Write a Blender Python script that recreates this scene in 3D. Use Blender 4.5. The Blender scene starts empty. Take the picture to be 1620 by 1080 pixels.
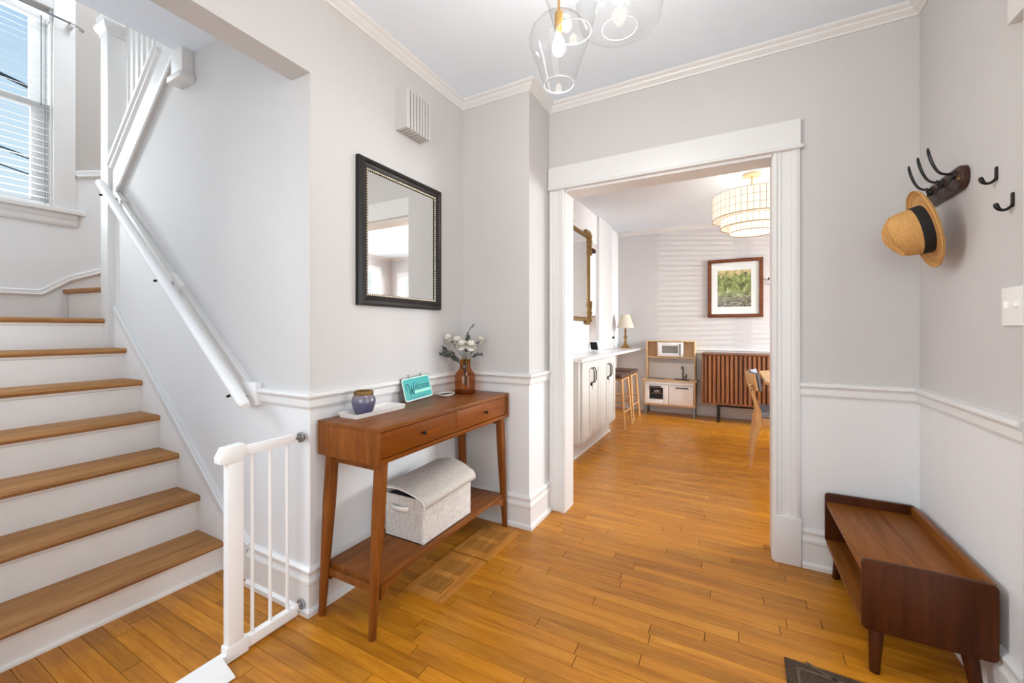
import bpy, bmesh, math, random
from mathutils import Vector, Matrix
random.seed(7)
R = math.radians
scene = bpy.context.scene
COL = scene.collection

# ------------------------------------------------------------------ camera
cd = bpy.data.cameras.new('camera'); cam = bpy.data.objects.new('camera', cd); COL.objects.link(cam)
cam.location = (0, 0, 1.16); cam.rotation_euler = (R(90), 0, R(28.3))
cd.sensor_width = 36; cd.lens = 652.0 / 1620 * 36; cd.shift_y = -18.0 / 1620; cd.clip_start = .02; cd.clip_end = 200
scene.camera = cam

# ------------------------------------------------------------------ world, daylight, added fill lamps, exposure
w = bpy.data.worlds.new('sky'); scene.world = w; w.use_nodes = True
nt = w.node_tree; nt.nodes.clear()
wo = nt.nodes.new('ShaderNodeOutputWorld'); bg = nt.nodes.new('ShaderNodeBackground')
tc = nt.nodes.new('ShaderNodeTexCoord'); sx = nt.nodes.new('ShaderNodeSeparateXYZ'); cr = nt.nodes.new('ShaderNodeValToRGB')
nt.links.new(tc.outputs['Generated'], sx.inputs[0]); nt.links.new(sx.outputs['Z'], cr.inputs['Fac'])
nt.links.new(cr.outputs[0], bg.inputs[0]); nt.links.new(bg.outputs[0], wo.inputs[0])
e = cr.color_ramp.elements
e[0].position = 0.0; e[0].color = (.86, .93, .98, 1)
e[1].position = .72; e[1].color = (.20, .46, .86, 1)
m_ = e.new(.30); m_.color = (.66, .84, .97, 1)
bg.inputs[1].default_value = .98

def area_light(name, loc, target, sx_, sy_, power, color=(1, 1, 1)):
    l = bpy.data.lights.new(name, 'AREA'); l.shape = 'RECTANGLE'; l.size = sx_; l.size_y = sy_; l.energy = power; l.color = color
    o = bpy.data.objects.new(name, l); COL.objects.link(o); o.location = loc
    o.rotation_euler = (Vector(target) - Vector(loc)).to_track_quat('-Z', 'Y').to_euler()
    return o
DAY = (.93, .968, 1.0)
area_light('front_fill', (-.35, -1.56, 1.5), (-.35, 2, 1.35), 1.9, 1.7, 40, DAY)  # unseen fill lamp added behind the camera to brighten the hall
area_light('front_door_daylight', (.93, 1.14, 1.10), (-2, 1.10, .95), .9, 1.9, 17, DAY)
area_light('stair_window_daylight', (-5.4, -.75, 3.1), (-1.6, 1.0, 1.35), 1.6, 1.6, 300, (.90, .955, 1))
area_light('stairwell_top_fill', (-2.9, 1.5, 4.7), (-2.9, 1.3, 1), 1.3, .8, 37, (.90, .955, 1))  # unseen lamp added under the stairwell ceiling to brighten the landing
area_light('stair_side_fill', (-2.6, -.55, 1.7), (-2.5, 1.1, 1.1), 1.9, 1.6, 8.5, (.91, .955, 1))  # unseen fill lamp added outside a side opening to brighten the stair wall
area_light('dining_window_daylight', (3.42, 4.9, 1.7), (0, 4.9, 1.2), 1.6, 1.5, 430, (.91, .96, 1))
area_light('dining_far_window_daylight', (2.3, 6.55, 1.6), (1.2, 3, 1.0), .9, 1.4, 160, DAY)
area_light('kitchen_lamp', (-3.3, 4.8, 2.3), (-1.6, 4.9, 1.2), 1.4, 1.2, 60, DAY)  # lamp set inside the closed kitchen, which has no window
# spot lamp imitating low sunlight, added to cast stripes through the dining room blind
sp = bpy.data.lights.new('stripe_spot', 'SPOT'); sp.energy = 1900; sp.spot_size = R(17); sp.spot_blend = .05; sp.shadow_soft_size = .02; sp.color = (1, .95, .88)
so = bpy.data.objects.new('stripe_spot', sp); COL.objects.link(so); so.location = (9, 1.3, 1.45)
so.rotation_euler = (Vector((3.09, 4.75, 1.65)) - Vector(so.location)).to_track_quat('-Z', 'Y').to_euler()
vs = scene.view_settings
vs.view_transform = 'Standard'; vs.look = 'None'; vs.gamma = 1; vs.use_curve_mapping = False; vs.exposure = 0.0
try:
    cy = scene.cycles; cy.max_bounces = 10; cy.diffuse_bounces = 6; cy.glossy_bounces = 5; cy.transparent_max_bounces = 24
    cy.transmission_bounces = 6; cy.caustics_reflective = False; cy.caustics_refractive = False; cy.sample_clamp_indirect = 4
    cy.use_denoising = True
except Exception: pass

# ------------------------------------------------------------------ materials
MAT = {}
def srgb(c):
    return tuple(((x / 255) / 12.92 if x / 255 <= .04045 else ((x / 255 + .055) / 1.055) ** 2.4) for x in c)
def N(nt, t, **kw):
    n = nt.nodes.new(t)
    for k, v in kw.items(): setattr(n, k, v)
    return n
def base(name, col, rough=.5, metal=0., spec=.5, coat=0.):
    m = bpy.data.materials.new(name); m.use_nodes = True
    b = m.node_tree.nodes['Principled BSDF']
    b.inputs['Base Color'].default_value = (*col, 1); b.inputs['Roughness'].default_value = rough
    b.inputs['Metallic'].default_value = metal; b.inputs['Specular IOR Level'].default_value = spec
    b.inputs['Coat Weight'].default_value = coat; b.inputs['Coat Roughness'].default_value = .15
    MAT[name] = m
    return m, m.node_tree, b
def bump(nt, b, height, strength, dist=.002):
    bp = N(nt, 'ShaderNodeBump'); bp.inputs['Strength'].default_value = strength; bp.inputs['Distance'].default_value = dist
    nt.links.new(height, bp.inputs['Height']); nt.links.new(bp.outputs[0], b.inputs['Normal'])
def pos(nt): return N(nt, 'ShaderNodeNewGeometry').outputs['Position']
def mapping(nt, vec, scale, loc=(0, 0, 0), rot=(0, 0, 0)):
    mp = N(nt, 'ShaderNodeMapping'); mp.inputs['Scale'].default_value = scale; mp.inputs['Location'].default_value = loc
    mp.inputs['Rotation'].default_value = rot; nt.links.new(vec, mp.inputs[0]); return mp.outputs[0]
def noise(nt, vec, scale, detail=4, rough=.55, dist=0):
    n = N(nt, 'ShaderNodeTexNoise'); n.inputs['Scale'].default_value = scale; n.inputs['Detail'].default_value = detail
    n.inputs['Roughness'].default_value = rough; n.inputs['Distortion'].default_value = dist
    if vec is not None: nt.links.new(vec, n.inputs['Vector'])
    return n.outputs['Fac']
def ramp(nt, fac, stops):
    r = N(nt, 'ShaderNodeValToRGB'); el = r.color_ramp.elements
    el[0].position, el[0].color = stops[0][0], (*stops[0][1], 1); el[1].position, el[1].color = stops[-1][0], (*stops[-1][1], 1)
    for p, c in stops[1:-1]:
        q = el.new(p); q.color = (*c, 1)
    nt.links.new(fac, r.inputs[0]); return r.outputs[0]
def mix(nt, fac, a, b, mode='MIX'):
    m = N(nt, 'ShaderNodeMix', data_type='RGBA', blend_type=mode)
    for i, v in ((6, a), (7, b)):
        if isinstance(v, tuple): m.inputs[i].default_value = (*v, 1)
        else: nt.links.new(v, m.inputs[i])
    if isinstance(fac, (int, float)): m.inputs[0].default_value = fac
    else: nt.links.new(fac, m.inputs[0])
    return m.outputs[2]
def math_(nt, op, a, b=0., c=None):
    n = N(nt, 'ShaderNodeMath', operation=op)
    for i, v in enumerate((a, b, c)):
        if v is None: continue
        if isinstance(v, (int, float)): n.inputs[i].default_value = v
        else: nt.links.new(v, n.inputs[i])
    return n.outputs[0]
def plain(name, c, rough=.5, metal=0., spec=.5, coat=0., nscale=0, var=.06, bmp=0.):
    col = srgb(c); m, nt, b = base(name, col, rough, metal, spec, coat)
    if nscale:
        f = noise(nt, mapping(nt, pos(nt), (1, 1, 1)), nscale)
        lo = tuple(x * (1 - var) for x in col); hi = tuple(min(1, x * (1 + var)) for x in col)
        nt.links.new(ramp(nt, f, [(.3, lo), (.7, hi)]), b.inputs['Base Color'])
        if bmp: bump(nt, b, f, bmp)
    return m
GREIGE = (202, 199, 197); WHITE = (227, 227, 227)
def wall_paint(name, kind, upper=GREIGE, lower=WHITE):
    m, nt, b = base(name, srgb(upper), .62, 0, .3)
    p = pos(nt); s = N(nt, 'ShaderNodeSeparateXYZ'); nt.links.new(p, s.inputs[0])
    if kind == 'flat': line = .88
    elif kind == 'stair':
        line = math_(nt, 'MAXIMUM', math_(nt, 'MULTIPLY_ADD', s.outputs[0], -.765, .903 - 1.924 * .765), .88)
    elif kind == 'landing': line = math_(nt, 'MULTIPLY_ADD', s.outputs[1], .34, 2.283 - 1.125 * .34)
    f = math_(nt, 'GREATER_THAN', s.outputs[2], line) if kind != 'plain' else 1.0
    n1 = noise(nt, p, 2.2, 3); n2 = noise(nt, p, 190, 3, .6)
    u = ramp(nt, n1, [(.3, tuple(x * .975 for x in srgb(upper))), (.7, srgb(upper))])
    l = ramp(nt, n1, [(.3, tuple(x * .98 for x in srgb(lower))), (.7, srgb(lower))])
    nt.links.new(mix(nt, f, l, u), b.inputs['Base Color'])
    bump(nt, b, n2, .10, .0015)
    return m
def wood(name, cols, axis='x', scale=1., rough=.35, coat=.0, spec=.18, rnd=None, rvar=.25, wear=0.):
    """cols: dark, mid, light in srgb; axis: direction of the grain in world space"""
    c = [srgb(x) for x in cols]
    m, nt, b = base(name, c[1], rough, 0, spec, coat)
    st = {'x': (1.2, 16, 16), 'y': (16, 1.2, 16), 'z': (16, 16, 1.2)}[axis]
    p = pos(nt)
    if rnd == 'object': rv = N(nt, 'ShaderNodeObjectInfo').outputs['Random']
    elif rnd == 'island': rv = N(nt, 'ShaderNodeNewGeometry').outputs['Random Per Island']
    else: rv = None
    mp = N(nt, 'ShaderNodeMapping'); mp.inputs['Scale'].default_value = tuple(q * scale for q in st); nt.links.new(p, mp.inputs[0])
    if rv is not None:
        cmb = N(nt, 'ShaderNodeCombineXYZ')
        for i, k in enumerate((37, 19, 53)): nt.links.new(math_(nt, 'MULTIPLY', rv, k), cmb.inputs[i])
        nt.links.new(cmb.outputs[0], mp.inputs['Location'])
    g1 = noise(nt, mp.outputs[0], 1.0, 6, .6, .6)
    g2 = noise(nt, mapping(nt, mp.outputs[0], (1, 1, 1)), 4.5, 5, .7, .2)
    col = ramp(nt, g1, [(.28, c[0]), (.5, c[1]), (.74, c[2])])
    col = mix(nt, .35, col, ramp(nt, g2, [(.35, c[0]), (.65, c[2])]))
    if rv is not None:
        k = ramp(nt, rv, [(0, (1 - rvar,) * 3), (.5, (1 - rvar * .35, 1 - rvar * .42, 1 - rvar * .5)), (1, (1, 1, 1))])
        col = mix(nt, 1., col, k, 'MULTIPLY')
    if wear:
        wn = noise(nt, p, 5, 5, .7); wn2 = noise(nt, mapping(nt, p, (3, 30, 30)), 3, 4, .7)
        wf = ramp(nt, math_(nt, 'MULTIPLY', wn, wn2), [(.30, (0, 0, 0)), (.48, (wear,) * 3)])
        col = mix(nt, wf, col, tuple(x * .35 for x in c[0]))
    nt.links.new(col, b.inputs['Base Color'])
    rr = ramp(nt, g1, [(.3, (rough * 1.15,) * 3), (.7, (rough * .9,) * 3)]); nt.links.new(rr, b.inputs['Roughness'])
    bump(nt, b, g2, .05, .001)
    return m
wall_paint('paint_hall', 'flat'); wall_paint('paint_stair', 'stair'); wall_paint('paint_landing', 'landing', (190, 184, 178))
wall_paint('paint_greige', 'plain'); wall_paint('paint_white', 'plain', (236, 236, 236)); wall_paint('paint_dining', 'flat', (206, 203, 202))
wall_paint('paint_ceiling', 'plain', (234, 243, 253))
plain('trim_white', (223, 222, 220), .38, nscale=3, var=.015)
plain('riser_white', (240, 239, 237), .45, nscale=4, var=.03)
plain('gloss_white', (240, 240, 239), .3)
FL = [(150, 88, 14), (194, 122, 24), (216, 150, 48)]
wood('floor_board', FL, 'x', 1.2, .30, .0, .36, 'object', .28, .5)
wood('floor_board_far', FL, 'x', 1.2, .28, .0, .40, 'island', .2, .2)
plain('subfloor', (34, 20, 10), .9)
wood('vent_wood', [(150, 92, 34), (188, 124, 52), (212, 152, 78)], 'y', 1.2, .35)
wood('tread_wood', [(132, 86, 44), (178, 124, 70), (206, 156, 100)], 'y', 1.1, .45, .0, .3, 'object', .18, .35)
wood('acorn_wood', [(88, 46, 16), (122, 70, 28), (144, 88, 40)], 'y', 1.3, .36)
wood('acorn_wood_drawer', [(94, 44, 4), (122, 62, 6), (138, 76, 14)], 'y', 1.0, .33)
wood('acorn_wood_leg', [(94, 48, 14), (126, 70, 24), (146, 88, 36)], 'z', 1.2, .36)
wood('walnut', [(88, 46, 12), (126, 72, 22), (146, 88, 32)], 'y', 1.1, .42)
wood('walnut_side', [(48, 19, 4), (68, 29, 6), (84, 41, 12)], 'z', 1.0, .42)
wood('slat_wood', [(92, 48, 22), (130, 76, 38), (166, 106, 60)], 'z', 1.1, .42, 0, .5, 'object', .35)
wood('oak_light', [(176, 128, 76), (205, 160, 106), (222, 182, 130)], 'z', 1.2, .4)
wood('birch', [(200, 164, 120), (220, 188, 146), (232, 206, 168)], 'z', 1.1, .45)
wood('frame_brown', [(70, 38, 22), (104, 60, 36), (126, 76, 48)], 'x', 1.5, .4)
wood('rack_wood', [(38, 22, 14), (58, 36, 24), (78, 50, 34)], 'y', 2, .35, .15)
plain('ebony_frame', (26, 20, 17), .38, spec=.35)
plain('bead_silver', (226, 214, 190), .35, .4)
plain('black_metal', (30, 28, 27), .42, .5)
plain('dark_bronze', (44, 37, 33), .38, .7)
plain('steel', (170, 172, 174), .28, .9)
plain('grey_leg', (120, 122, 124), .4, .4)
plain('gold_antique', (128, 98, 52), .45, .45, nscale=60, var=.4, bmp=.3)
plain('brass', (196, 152, 78), .3, .8)
plain('brass_antique', (140, 104, 50), .35, .6, nscale=40, var=.25)
plain('canopy_cream', (226, 202, 164), .4, .3)
plain('cabinet_paint', (214, 212, 206), .42)
plain('cabinet_shadow', (60, 58, 55), .8)
plain('play_white', (242, 240, 237), .35)
plain('play_dark', (66, 58, 54), .45)
plain('play_grey', (126, 122, 120), .4)
plain('leather_brown', (84, 56, 42), .45, nscale=120, var=.1, bmp=.15)
plain('fabric_grey', (128, 130, 140), .9, nscale=300, var=.18, bmp=.3)
plain('hat_band', (22, 21, 22), .8, nscale=300, var=.2)
plain('black_inside', (18, 18, 19), .8)
plain('ceramic_white', (238, 236, 232), .28)
plain('flower_white', (244, 240, 232), .7)
plain('stem_green', (86, 92, 70), .7)
plain('leaf_grey', (82, 86, 78), .7, nscale=60, var=.3)
plain('leaf_yellow', (176, 172, 110), .7)
plain('sign_teal', (18, 160, 155), .45, nscale=40, var=.06)
plain('sign_border', (214, 238, 230), .5)
plain('sign_mint', (158, 226, 204), .5)
plain('sign_ink', (16, 92, 100), .5)
plain('sign_rust', (92, 74, 62), .7)
plain('dish_stripe', (44, 38, 36), .5)
plain('paper', (246, 245, 242), .8)
plain('lampshade_cream', (214, 204, 186), .9, nscale=200, var=.05)
plain('wire_black', (50, 56, 66), .7)
plain('foliage', (170, 160, 70), .8)
plain('blind_slat', (240, 241, 242), .4)
plain('cord_grey', (120, 122, 126), .7)
# quartz worktop
m, nt, b = base('quartz', srgb((238, 238, 237)), .18)
nt.links.new(ramp(nt, noise(nt, pos(nt), 5, 6, .7, 1.5), [(.35, srgb((226, 226, 226))), (.6, srgb((244, 244, 243)))]), b.inputs['Base Color'])
# mirror, glass
base('mirror_glass', (.9, .91, .9), .0, 1.0)
def thin_glass(name, tint, ior=1.45, rough=.0, refl=1.0):
    m = bpy.data.materials.new(name); m.use_nodes = True; nt = m.node_tree; nt.nodes.clear()
    o = N(nt, 'ShaderNodeOutputMaterial'); t = N(nt, 'ShaderNodeBsdfTransparent'); g = N(nt, 'ShaderNodeBsdfGlossy')
    t.inputs[0].default_value = (*tint, 1); g.inputs['Roughness'].default_value = rough
    f = N(nt, 'ShaderNodeFresnel'); bf = N(nt, 'ShaderNodeNewGeometry').outputs['Backfacing']; nt.links.new(math_(nt, 'MULTIPLY_ADD', bf, 1 / ior - ior, ior), f.inputs[0]); mx = N(nt, 'ShaderNodeMixShader')
    nt.links.new(math_(nt, 'MULTIPLY', f.outputs[0], refl), mx.inputs[0])
    nt.links.new(t.outputs[0], mx.inputs[1]); nt.links.new(g.outputs[0], mx.inputs[2]); nt.links.new(mx.outputs[0], o.inputs[0])
    MAT[name] = m
thin_glass('clear_glass', (.975, .98, .98), 1.42, .02, 1.0)
thin_glass('window_glass', (.97, .985, .99), 1.3, 0, .35)
thin_glass('amber_glass', (.74, .40, .11), 1.5, .03, 1.0)
# lip of the glass shades, bright reflections painted in as translucent white
m = bpy.data.materials.new('glass_rim_glint'); m.use_nodes = True; nt = m.node_tree; b = nt.nodes['Principled BSDF']; MAT['glass_rim_glint'] = m
b.inputs['Base Color'].default_value = (.95, .95, .95, 1); b.inputs['Roughness'].default_value = .15; b.inputs['Alpha'].default_value = .4
# emitters
def emit(name, c, s):
    m, nt, b = base(name, (.9, .88, .8), .5)
    b.inputs['Emission Color'].default_value = (*c, 1); b.inputs['Emission Strength'].default_value = s
emit('bulb_glow', (1, .86, .62), 9.0)
plain('screen_dark', (16, 20, 30), .5, spec=.2)
# capiz shell of the drum lamp, translucent
m, nt, b = base('capiz', srgb((248, 240, 226)), .5)
f = noise(nt, pos(nt), 26, 4); nt.links.new(ramp(nt, f, [(.3, srgb((236, 224, 204))), (.7, srgb((252, 248, 240)))]), b.inputs['Base Color'])
o_ = [n for n in nt.nodes if n.type == 'OUTPUT_MATERIAL'][0]; tr = N(nt, 'ShaderNodeBsdfTranslucent'); tr.inputs[0].default_value = (1, .95, .86, 1)
mx = N(nt, 'ShaderNodeMixShader'); mx.inputs[0].default_value = .55
nt.links.new(b.outputs[0], mx.inputs[1]); nt.links.new(tr.outputs[0], mx.inputs[2]); nt.links.new(mx.outputs[0], o_.inputs[0])
# woven linen of the storage box
m, nt, b = base('linen', srgb((206, 202, 198)), .9, 0, .2)
p = pos(nt); a1 = noise(nt, mapping(nt, p, (1, 1, 22)), 26, 3, .6); a2 = noise(nt, mapping(nt, p, (20, 20, 1)), 26, 3, .6)
f = math_(nt, 'ADD', math_(nt, 'MULTIPLY', a1, .5), math_(nt, 'MULTIPLY', a2, .5))
nt.links.new(ramp(nt, f, [(.38, srgb((178, 174, 171))), (.5, srgb((214, 209, 203))), (.6, srgb((232, 228, 222)))]), b.inputs['Base Color']); bump(nt, b, f, .3, .002)
m, nt, b = base('linen_lid', srgb((190, 182, 172)), .9, 0, .2)
p = pos(nt); a1 = noise(nt, mapping(nt, p, (1, 30, 30)), 22, 3, .6); a2 = noise(nt, mapping(nt, p, (30, 1, 30)), 22, 3, .6)
f = math_(nt, 'ADD', math_(nt, 'MULTIPLY', a1, .5), math_(nt, 'MULTIPLY', a2, .5))
nt.links.new(ramp(nt, f, [(.38, srgb((170, 162, 153))), (.5, srgb((200, 192, 183))), (.62, srgb((220, 214, 206)))]), b.inputs['Base Color']); bump(nt, b, f, .3, .002)
# straw
m, nt, b = base('straw', srgb((202, 150, 86)), .75, 0, .3)
tcn = N(nt, 'ShaderNodeTexCoord').outputs['Object']; wv = N(nt, 'ShaderNodeTexWave', wave_type='BANDS', bands_direction='Z')
nt.links.new(tcn, wv.inputs[0]); wv.inputs['Scale'].default_value = 55; wv.inputs['Distortion'].default_value = .6
nf = noise(nt, tcn, 160, 3)
col = mix(nt, .5, ramp(nt, wv.outputs['Fac'], [(.1, srgb((180, 126, 66))), (.9, srgb((214, 168, 104)))]), ramp(nt, nf, [(.3, srgb((178, 124, 64))), (.7, srgb((220, 174, 110)))]))
nt.links.new(col, b.inputs['Base Color']); bump(nt, b, wv.outputs['Fac'], .35, .002)
# glazed jar, blue violet with speckles
m, nt, b = base('glaze_violet', srgb((92, 88, 122)), .22, .0, .6, .4)
p = pos(nt); s = N(nt, 'ShaderNodeSeparateXYZ'); nt.links.new(p, s.inputs[0])
f = math_(nt, 'ADD', math_(nt, 'MULTIPLY_ADD', s.outputs[2], 10, -8.0), math_(nt, 'MULTIPLY', noise(nt, p, 60, 5, .7), .45))
nt.links.new(ramp(nt, f, [(.1, srgb((52, 52, 82))), (.6, srgb((86, 82, 112))), (1., srgb((122, 114, 122)))]), b.inputs['Base Color'])
# rug
m, nt, b = base('rug_brown', srgb((70, 56, 44)), .95, 0, .1)
f = noise(nt, pos(nt), 160, 4, .7); nt.links.new(ramp(nt, f, [(.3, srgb((50, 38, 30))), (.7, srgb((92, 76, 62)))]), b.inputs['Base Color']); bump(nt, b, f, .5, .004)
m, nt, b = base('rug_pattern', srgb((108, 92, 74)), .95, 0, .1)
f = noise(nt, pos(nt), 160, 4, .7); nt.links.new(ramp(nt, f, [(.3, srgb((74, 60, 48))), (.7, srgb((112, 98, 82)))]), b.inputs['Base Color']); bump(nt, b, f, .5, .004)
# framed landscape photograph: trees, river bank, path
m, nt, b = base('landscape_print', srgb((120, 128, 80)), .5)
p = pos(nt); s = N(nt, 'ShaderNodeSeparateXYZ'); nt.links.new(p, s.inputs[0])
h = math_(nt, 'MULTIPLY_ADD', s.outputs[2], 2.06, -1.468 * 2.06)
n1 = noise(nt, mapping(nt, p, (1, 1, .85)), 17, 10, .72, .5); n2 = noise(nt, mapping(nt, p, (2.4, 1, .7)), 30, 6, .7, .3); n3 = noise(nt, mapping(nt, p, (1, 1, 1.8)), 26, 9, .8, .5)
leaf = ramp(nt, n1, [(.36, srgb((26, 32, 18))), (.47, srgb((96, 112, 44))), (.56, srgb((164, 170, 92))), (.66, srgb((232, 232, 200)))])
leaf = mix(nt, .25, leaf, ramp(nt, n2, [(.42, srgb((30, 30, 20))), (.58, srgb((200, 200, 140)))]))
gnd = ramp(nt, n3, [(.38, srgb((30, 32, 22))), (.48, srgb((104, 100, 76))), (.56, srgb((160, 148, 130))), (.66, srgb((224, 214, 200)))])
f = ramp(nt, math_(nt, 'ADD', h, math_(nt, 'MULTIPLY_ADD', n1, 1.2, -.6)), [(.24, (0, 0, 0)), (.4, (1, 1, 1))])
f2 = ramp(nt, math_(nt, 'ADD', h, math_(nt, 'MULTIPLY_ADD', n1, .9, -.45)), [(.84, (0, 0, 0)), (1.1, (1, 1, 1))])
nt.links.new(mix(nt, f2, mix(nt, f, gnd, leaf), srgb((222, 196, 140))), b.inputs['Base Color'])

# ------------------------------------------------------------------ mesh helpers
class MB:
    def __init__(s): s.v = []; s.f = []
    def add(s, vs, fs):
        o = len(s.v); s.v += [tuple(p) for p in vs]; s.f += [tuple(i + o for i in f) for f in fs]; return s
    def box(s, x0, x1, y0, y1, z0, z1, M=None):
        vs = [Vector(p) for p in ((x0, y0, z0), (x1, y0, z0), (x1, y1, z0), (x0, y1, z0), (x0, y0, z1), (x1, y0, z1), (x1, y1, z1), (x0, y1, z1))]
        if M is not None: vs = [M @ p for p in vs]
        return s.add(vs, [(0, 3, 2, 1), (4, 5, 6, 7), (0, 1, 5, 4), (1, 2, 6, 5), (2, 3, 7, 6), (3, 0, 4, 7)])
    def cyl(s, a, b, r0, r1=None, n=14, caps=True):
        a = Vector(a); b = Vector(b); r1 = r0 if r1 is None else r1
        q = (b - a).normalized().to_track_quat('Z', 'Y'); vs = []
        for P, r in ((a, r0), (b, r1)):
            for i in range(n):
                t = 2 * math.pi * i / n; vs.append(P + q @ Vector((r * math.cos(t), r * math.sin(t), 0)))
        fs = [(i, (i + 1) % n, n + (i + 1) % n, n + i) for i in range(n)]
        if caps: fs += [tuple(range(n))[::-1], tuple(range(n, 2 * n))]
        return s.add(vs, fs)
    def lathe(s, prof, c, n=28, M=None, sx=1, sy=1):
        """prof: list of (r, z); closed to a point where r = 0"""
        vs = []; fs = []; c = Vector(c)
        for r, z in prof:
            for i in range(n):
                t = 2 * math.pi * i / n; p = Vector((r * sx * math.cos(t), r * sy * math.sin(t), z))
                vs.append((M @ p if M is not None else p) + c)
        for k in range(len(prof) - 1):
            for i in range(n):
                j = (i + 1) % n; fs.append((k * n + i, k * n + j, (k + 1) * n + j, (k + 1) * n + i))
        return s.add(vs, fs)
    def tube(s, pts, r, n=8, caps=True):
        pts = [Vector(p) for p in pts]; vs = []; fs = []; m = len(pts)
        rs = r if isinstance(r, (list, tuple)) else [r] * m
        up = None
        for k, p in enumerate(pts):
            t = (pts[min(k + 1, m - 1)] - pts[max(k - 1, 0)]).normalized()
            if up is None: up = t.orthogonal().normalized()
            up = (up - t * up.dot(t)); up = up.normalized() if up.length > 1e-6 else t.orthogonal().normalized()
            sd = t.cross(up)
            for i in range(n):
                a = 2 * math.pi * i / n; vs.append(p + (up * math.cos(a) + sd * math.sin(a)) * rs[k])
        for k in range(m - 1):
            for i in range(n):
                j = (i + 1) % n; fs.append((k * n + i, k * n + j, (k + 1) * n + j, (k + 1) * n + i))
        if caps: fs += [tuple(range(n))[::-1], tuple((m - 1) * n + i for i in range(n))]
        return s.add(vs, fs)
    def prism(s, poly, axis, a0, a1, M=None):
        """poly of 2D points extruded along axis; x: (y,z)  y: (x,z)  z: (x,y)"""
        def P(p, t):
            q = {'x': (t, p[0], p[1]), 'y': (p[0], t, p[1]), 'z': (p[0], p[1], t)}[axis]
            q = Vector(q); return M @ q if M is not None else q
        n = len(poly); vs = [P(p, a0) for p in poly] + [P(p, a1) for p in poly]
        fs = [tuple(range(n))[::-1], tuple(range(n, 2 * n))] + [(i, (i + 1) % n, n + (i + 1) % n, n + i) for i in range(n)]
        return s.add(vs, fs)
    def sweep(s, path, prof, closed=False):
        """path: (x, y) points; prof: (off, z), off to the left of the walking direction; mitred"""
        n = len(path); P = [Vector(p) for p in path]; vs = []; m = len(prof)
        for i in range(n):
            d0 = (P[i] - P[i - 1]).normalized() if (i > 0 or closed) else None
            d1 = (P[(i + 1) % n] - P[i]).normalized() if (i < n - 1 or closed) else None
            n0 = Vector((-d0.y, d0.x)) if d0 is not None else None; n1 = Vector((-d1.y, d1.x)) if d1 is not None else None
            if n0 is None: mv = n1
            elif n1 is None: mv = n0
            else: mv = (n0 + n1) / (1 + n0.dot(n1))
            for o, z in prof: vs.append((P[i].x + mv.x * o, P[i].y + mv.y * o, z))
        fs = []
        for i in range(n if closed else n - 1):
            a = i * m; b_ = ((i + 1) % n) * m
            for k in range(m):
                l = (k + 1) % m; fs.append((a + k, b_ + k, b_ + l, a + l))
        if not closed: fs += [tuple(range(m)), tuple((n - 1) * m + k for k in range(m))[::-1]]
        return s.add(vs, fs)
    def rail(s, path, prof, out):
        """path: 3D points lying in a plane with normal out; prof: (out, across)"""
        P = [Vector(p) for p in path]; out = Vector(out); n = len(P); m = len(prof); vs = []
        for i in range(n):
            d0 = (P[i] - P[i - 1]).normalized() if i > 0 else None; d1 = (P[i + 1] - P[i]).normalized() if i < n - 1 else None
            a0 = out.cross(d0) if d0 is not None else None; a1 = out.cross(d1) if d1 is not None else None
            mv = a1 if a0 is None else a0 if a1 is None else (a0 + a1) / (1 + a0.dot(a1))
            for o, t in prof: vs.append(P[i] + out * o + mv * t)
        fs = []
        for i in range(n - 1):
            for k in range(m):
                l = (k + 1) % m; fs.append((i * m + k, (i + 1) * m + k, (i + 1) * m + l, i * m + l))
        fs += [tuple(range(m)), tuple((n - 1) * m + k for k in range(m))[::-1]]
        return s.add(vs, fs)
    def move(s, M):
        s.v = [tuple(M @ Vector(p)) for p in s.v]; return s
WORLD = {}
def wloc(o): return WORLD.get(o.name, Vector((0, 0, 0)))
def tag(o, label=None, cat=None, group=None, kind=None):
    for k, v in (('label', label), ('category', cat), ('group', group), ('kind', kind)):
        if v: o[k] = v
    return o
def thing(name, loc, label, cat, group=None):
    o = bpy.data.objects.new(name, None); COL.objects.link(o); o.location = loc; o.empty_display_size = .05
    WORLD[o.name] = Vector(loc); return tag(o, label, cat, group)
def obj(name, mb, mat, parent=None, bevel=0., seg=2, smooth=None, origin=None):
    """one mesh object; mb in world coordinates; origin defaults to the parent's base"""
    bm = bmesh.new(); vs = [bm.verts.new(p) for p in mb.v]
    for f in mb.f:
        try: bm.faces.new([vs[i] for i in f])
        except ValueError: pass
    bmesh.ops.recalc_face_normals(bm, faces=bm.faces)
    if bevel:
        ed = [e_ for e_ in bm.edges if len(e_.link_faces) == 2 and e_.calc_face_angle(0) > .6]
        if ed: bmesh.ops.bevel(bm, geom=ed, offset=bevel, segments=seg, affect='EDGES', profile=.6, clamp_overlap=True)
    pl = wloc(parent) if parent is not None else Vector((0, 0, 0))
    if origin is None: og = pl if parent is not None else Vector((0, 0, 0))
    else: og = Vector(origin)
    bmesh.ops.translate(bm, verts=bm.verts, vec=-og)
    me = bpy.data.meshes.new(name); bm.to_mesh(me); bm.free()
    if smooth is None: smooth = bool(bevel)
    if smooth:
        for p in me.polygons: p.use_smooth = True
        try: me.set_sharp_from_angle(angle=R(38))
        except Exception: pass
    me.materials.append(MAT[mat])
    o = bpy.data.objects.new(name, me); COL.objects.link(o)
    if parent is not None: o.parent = parent
    o.location = og - pl; WORLD[o.name] = og
    return o
def struct(name, mb, mat, label, cat, bevel=0., **kw):
    xs = mb.v; og = (sum(p[0] for p in xs) / len(xs), sum(p[1] for p in xs) / len(xs), min(p[2] for p in xs))
    return tag(obj(name, mb, mat, None, bevel, origin=og, **kw), label, cat, kind='structure')
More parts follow.
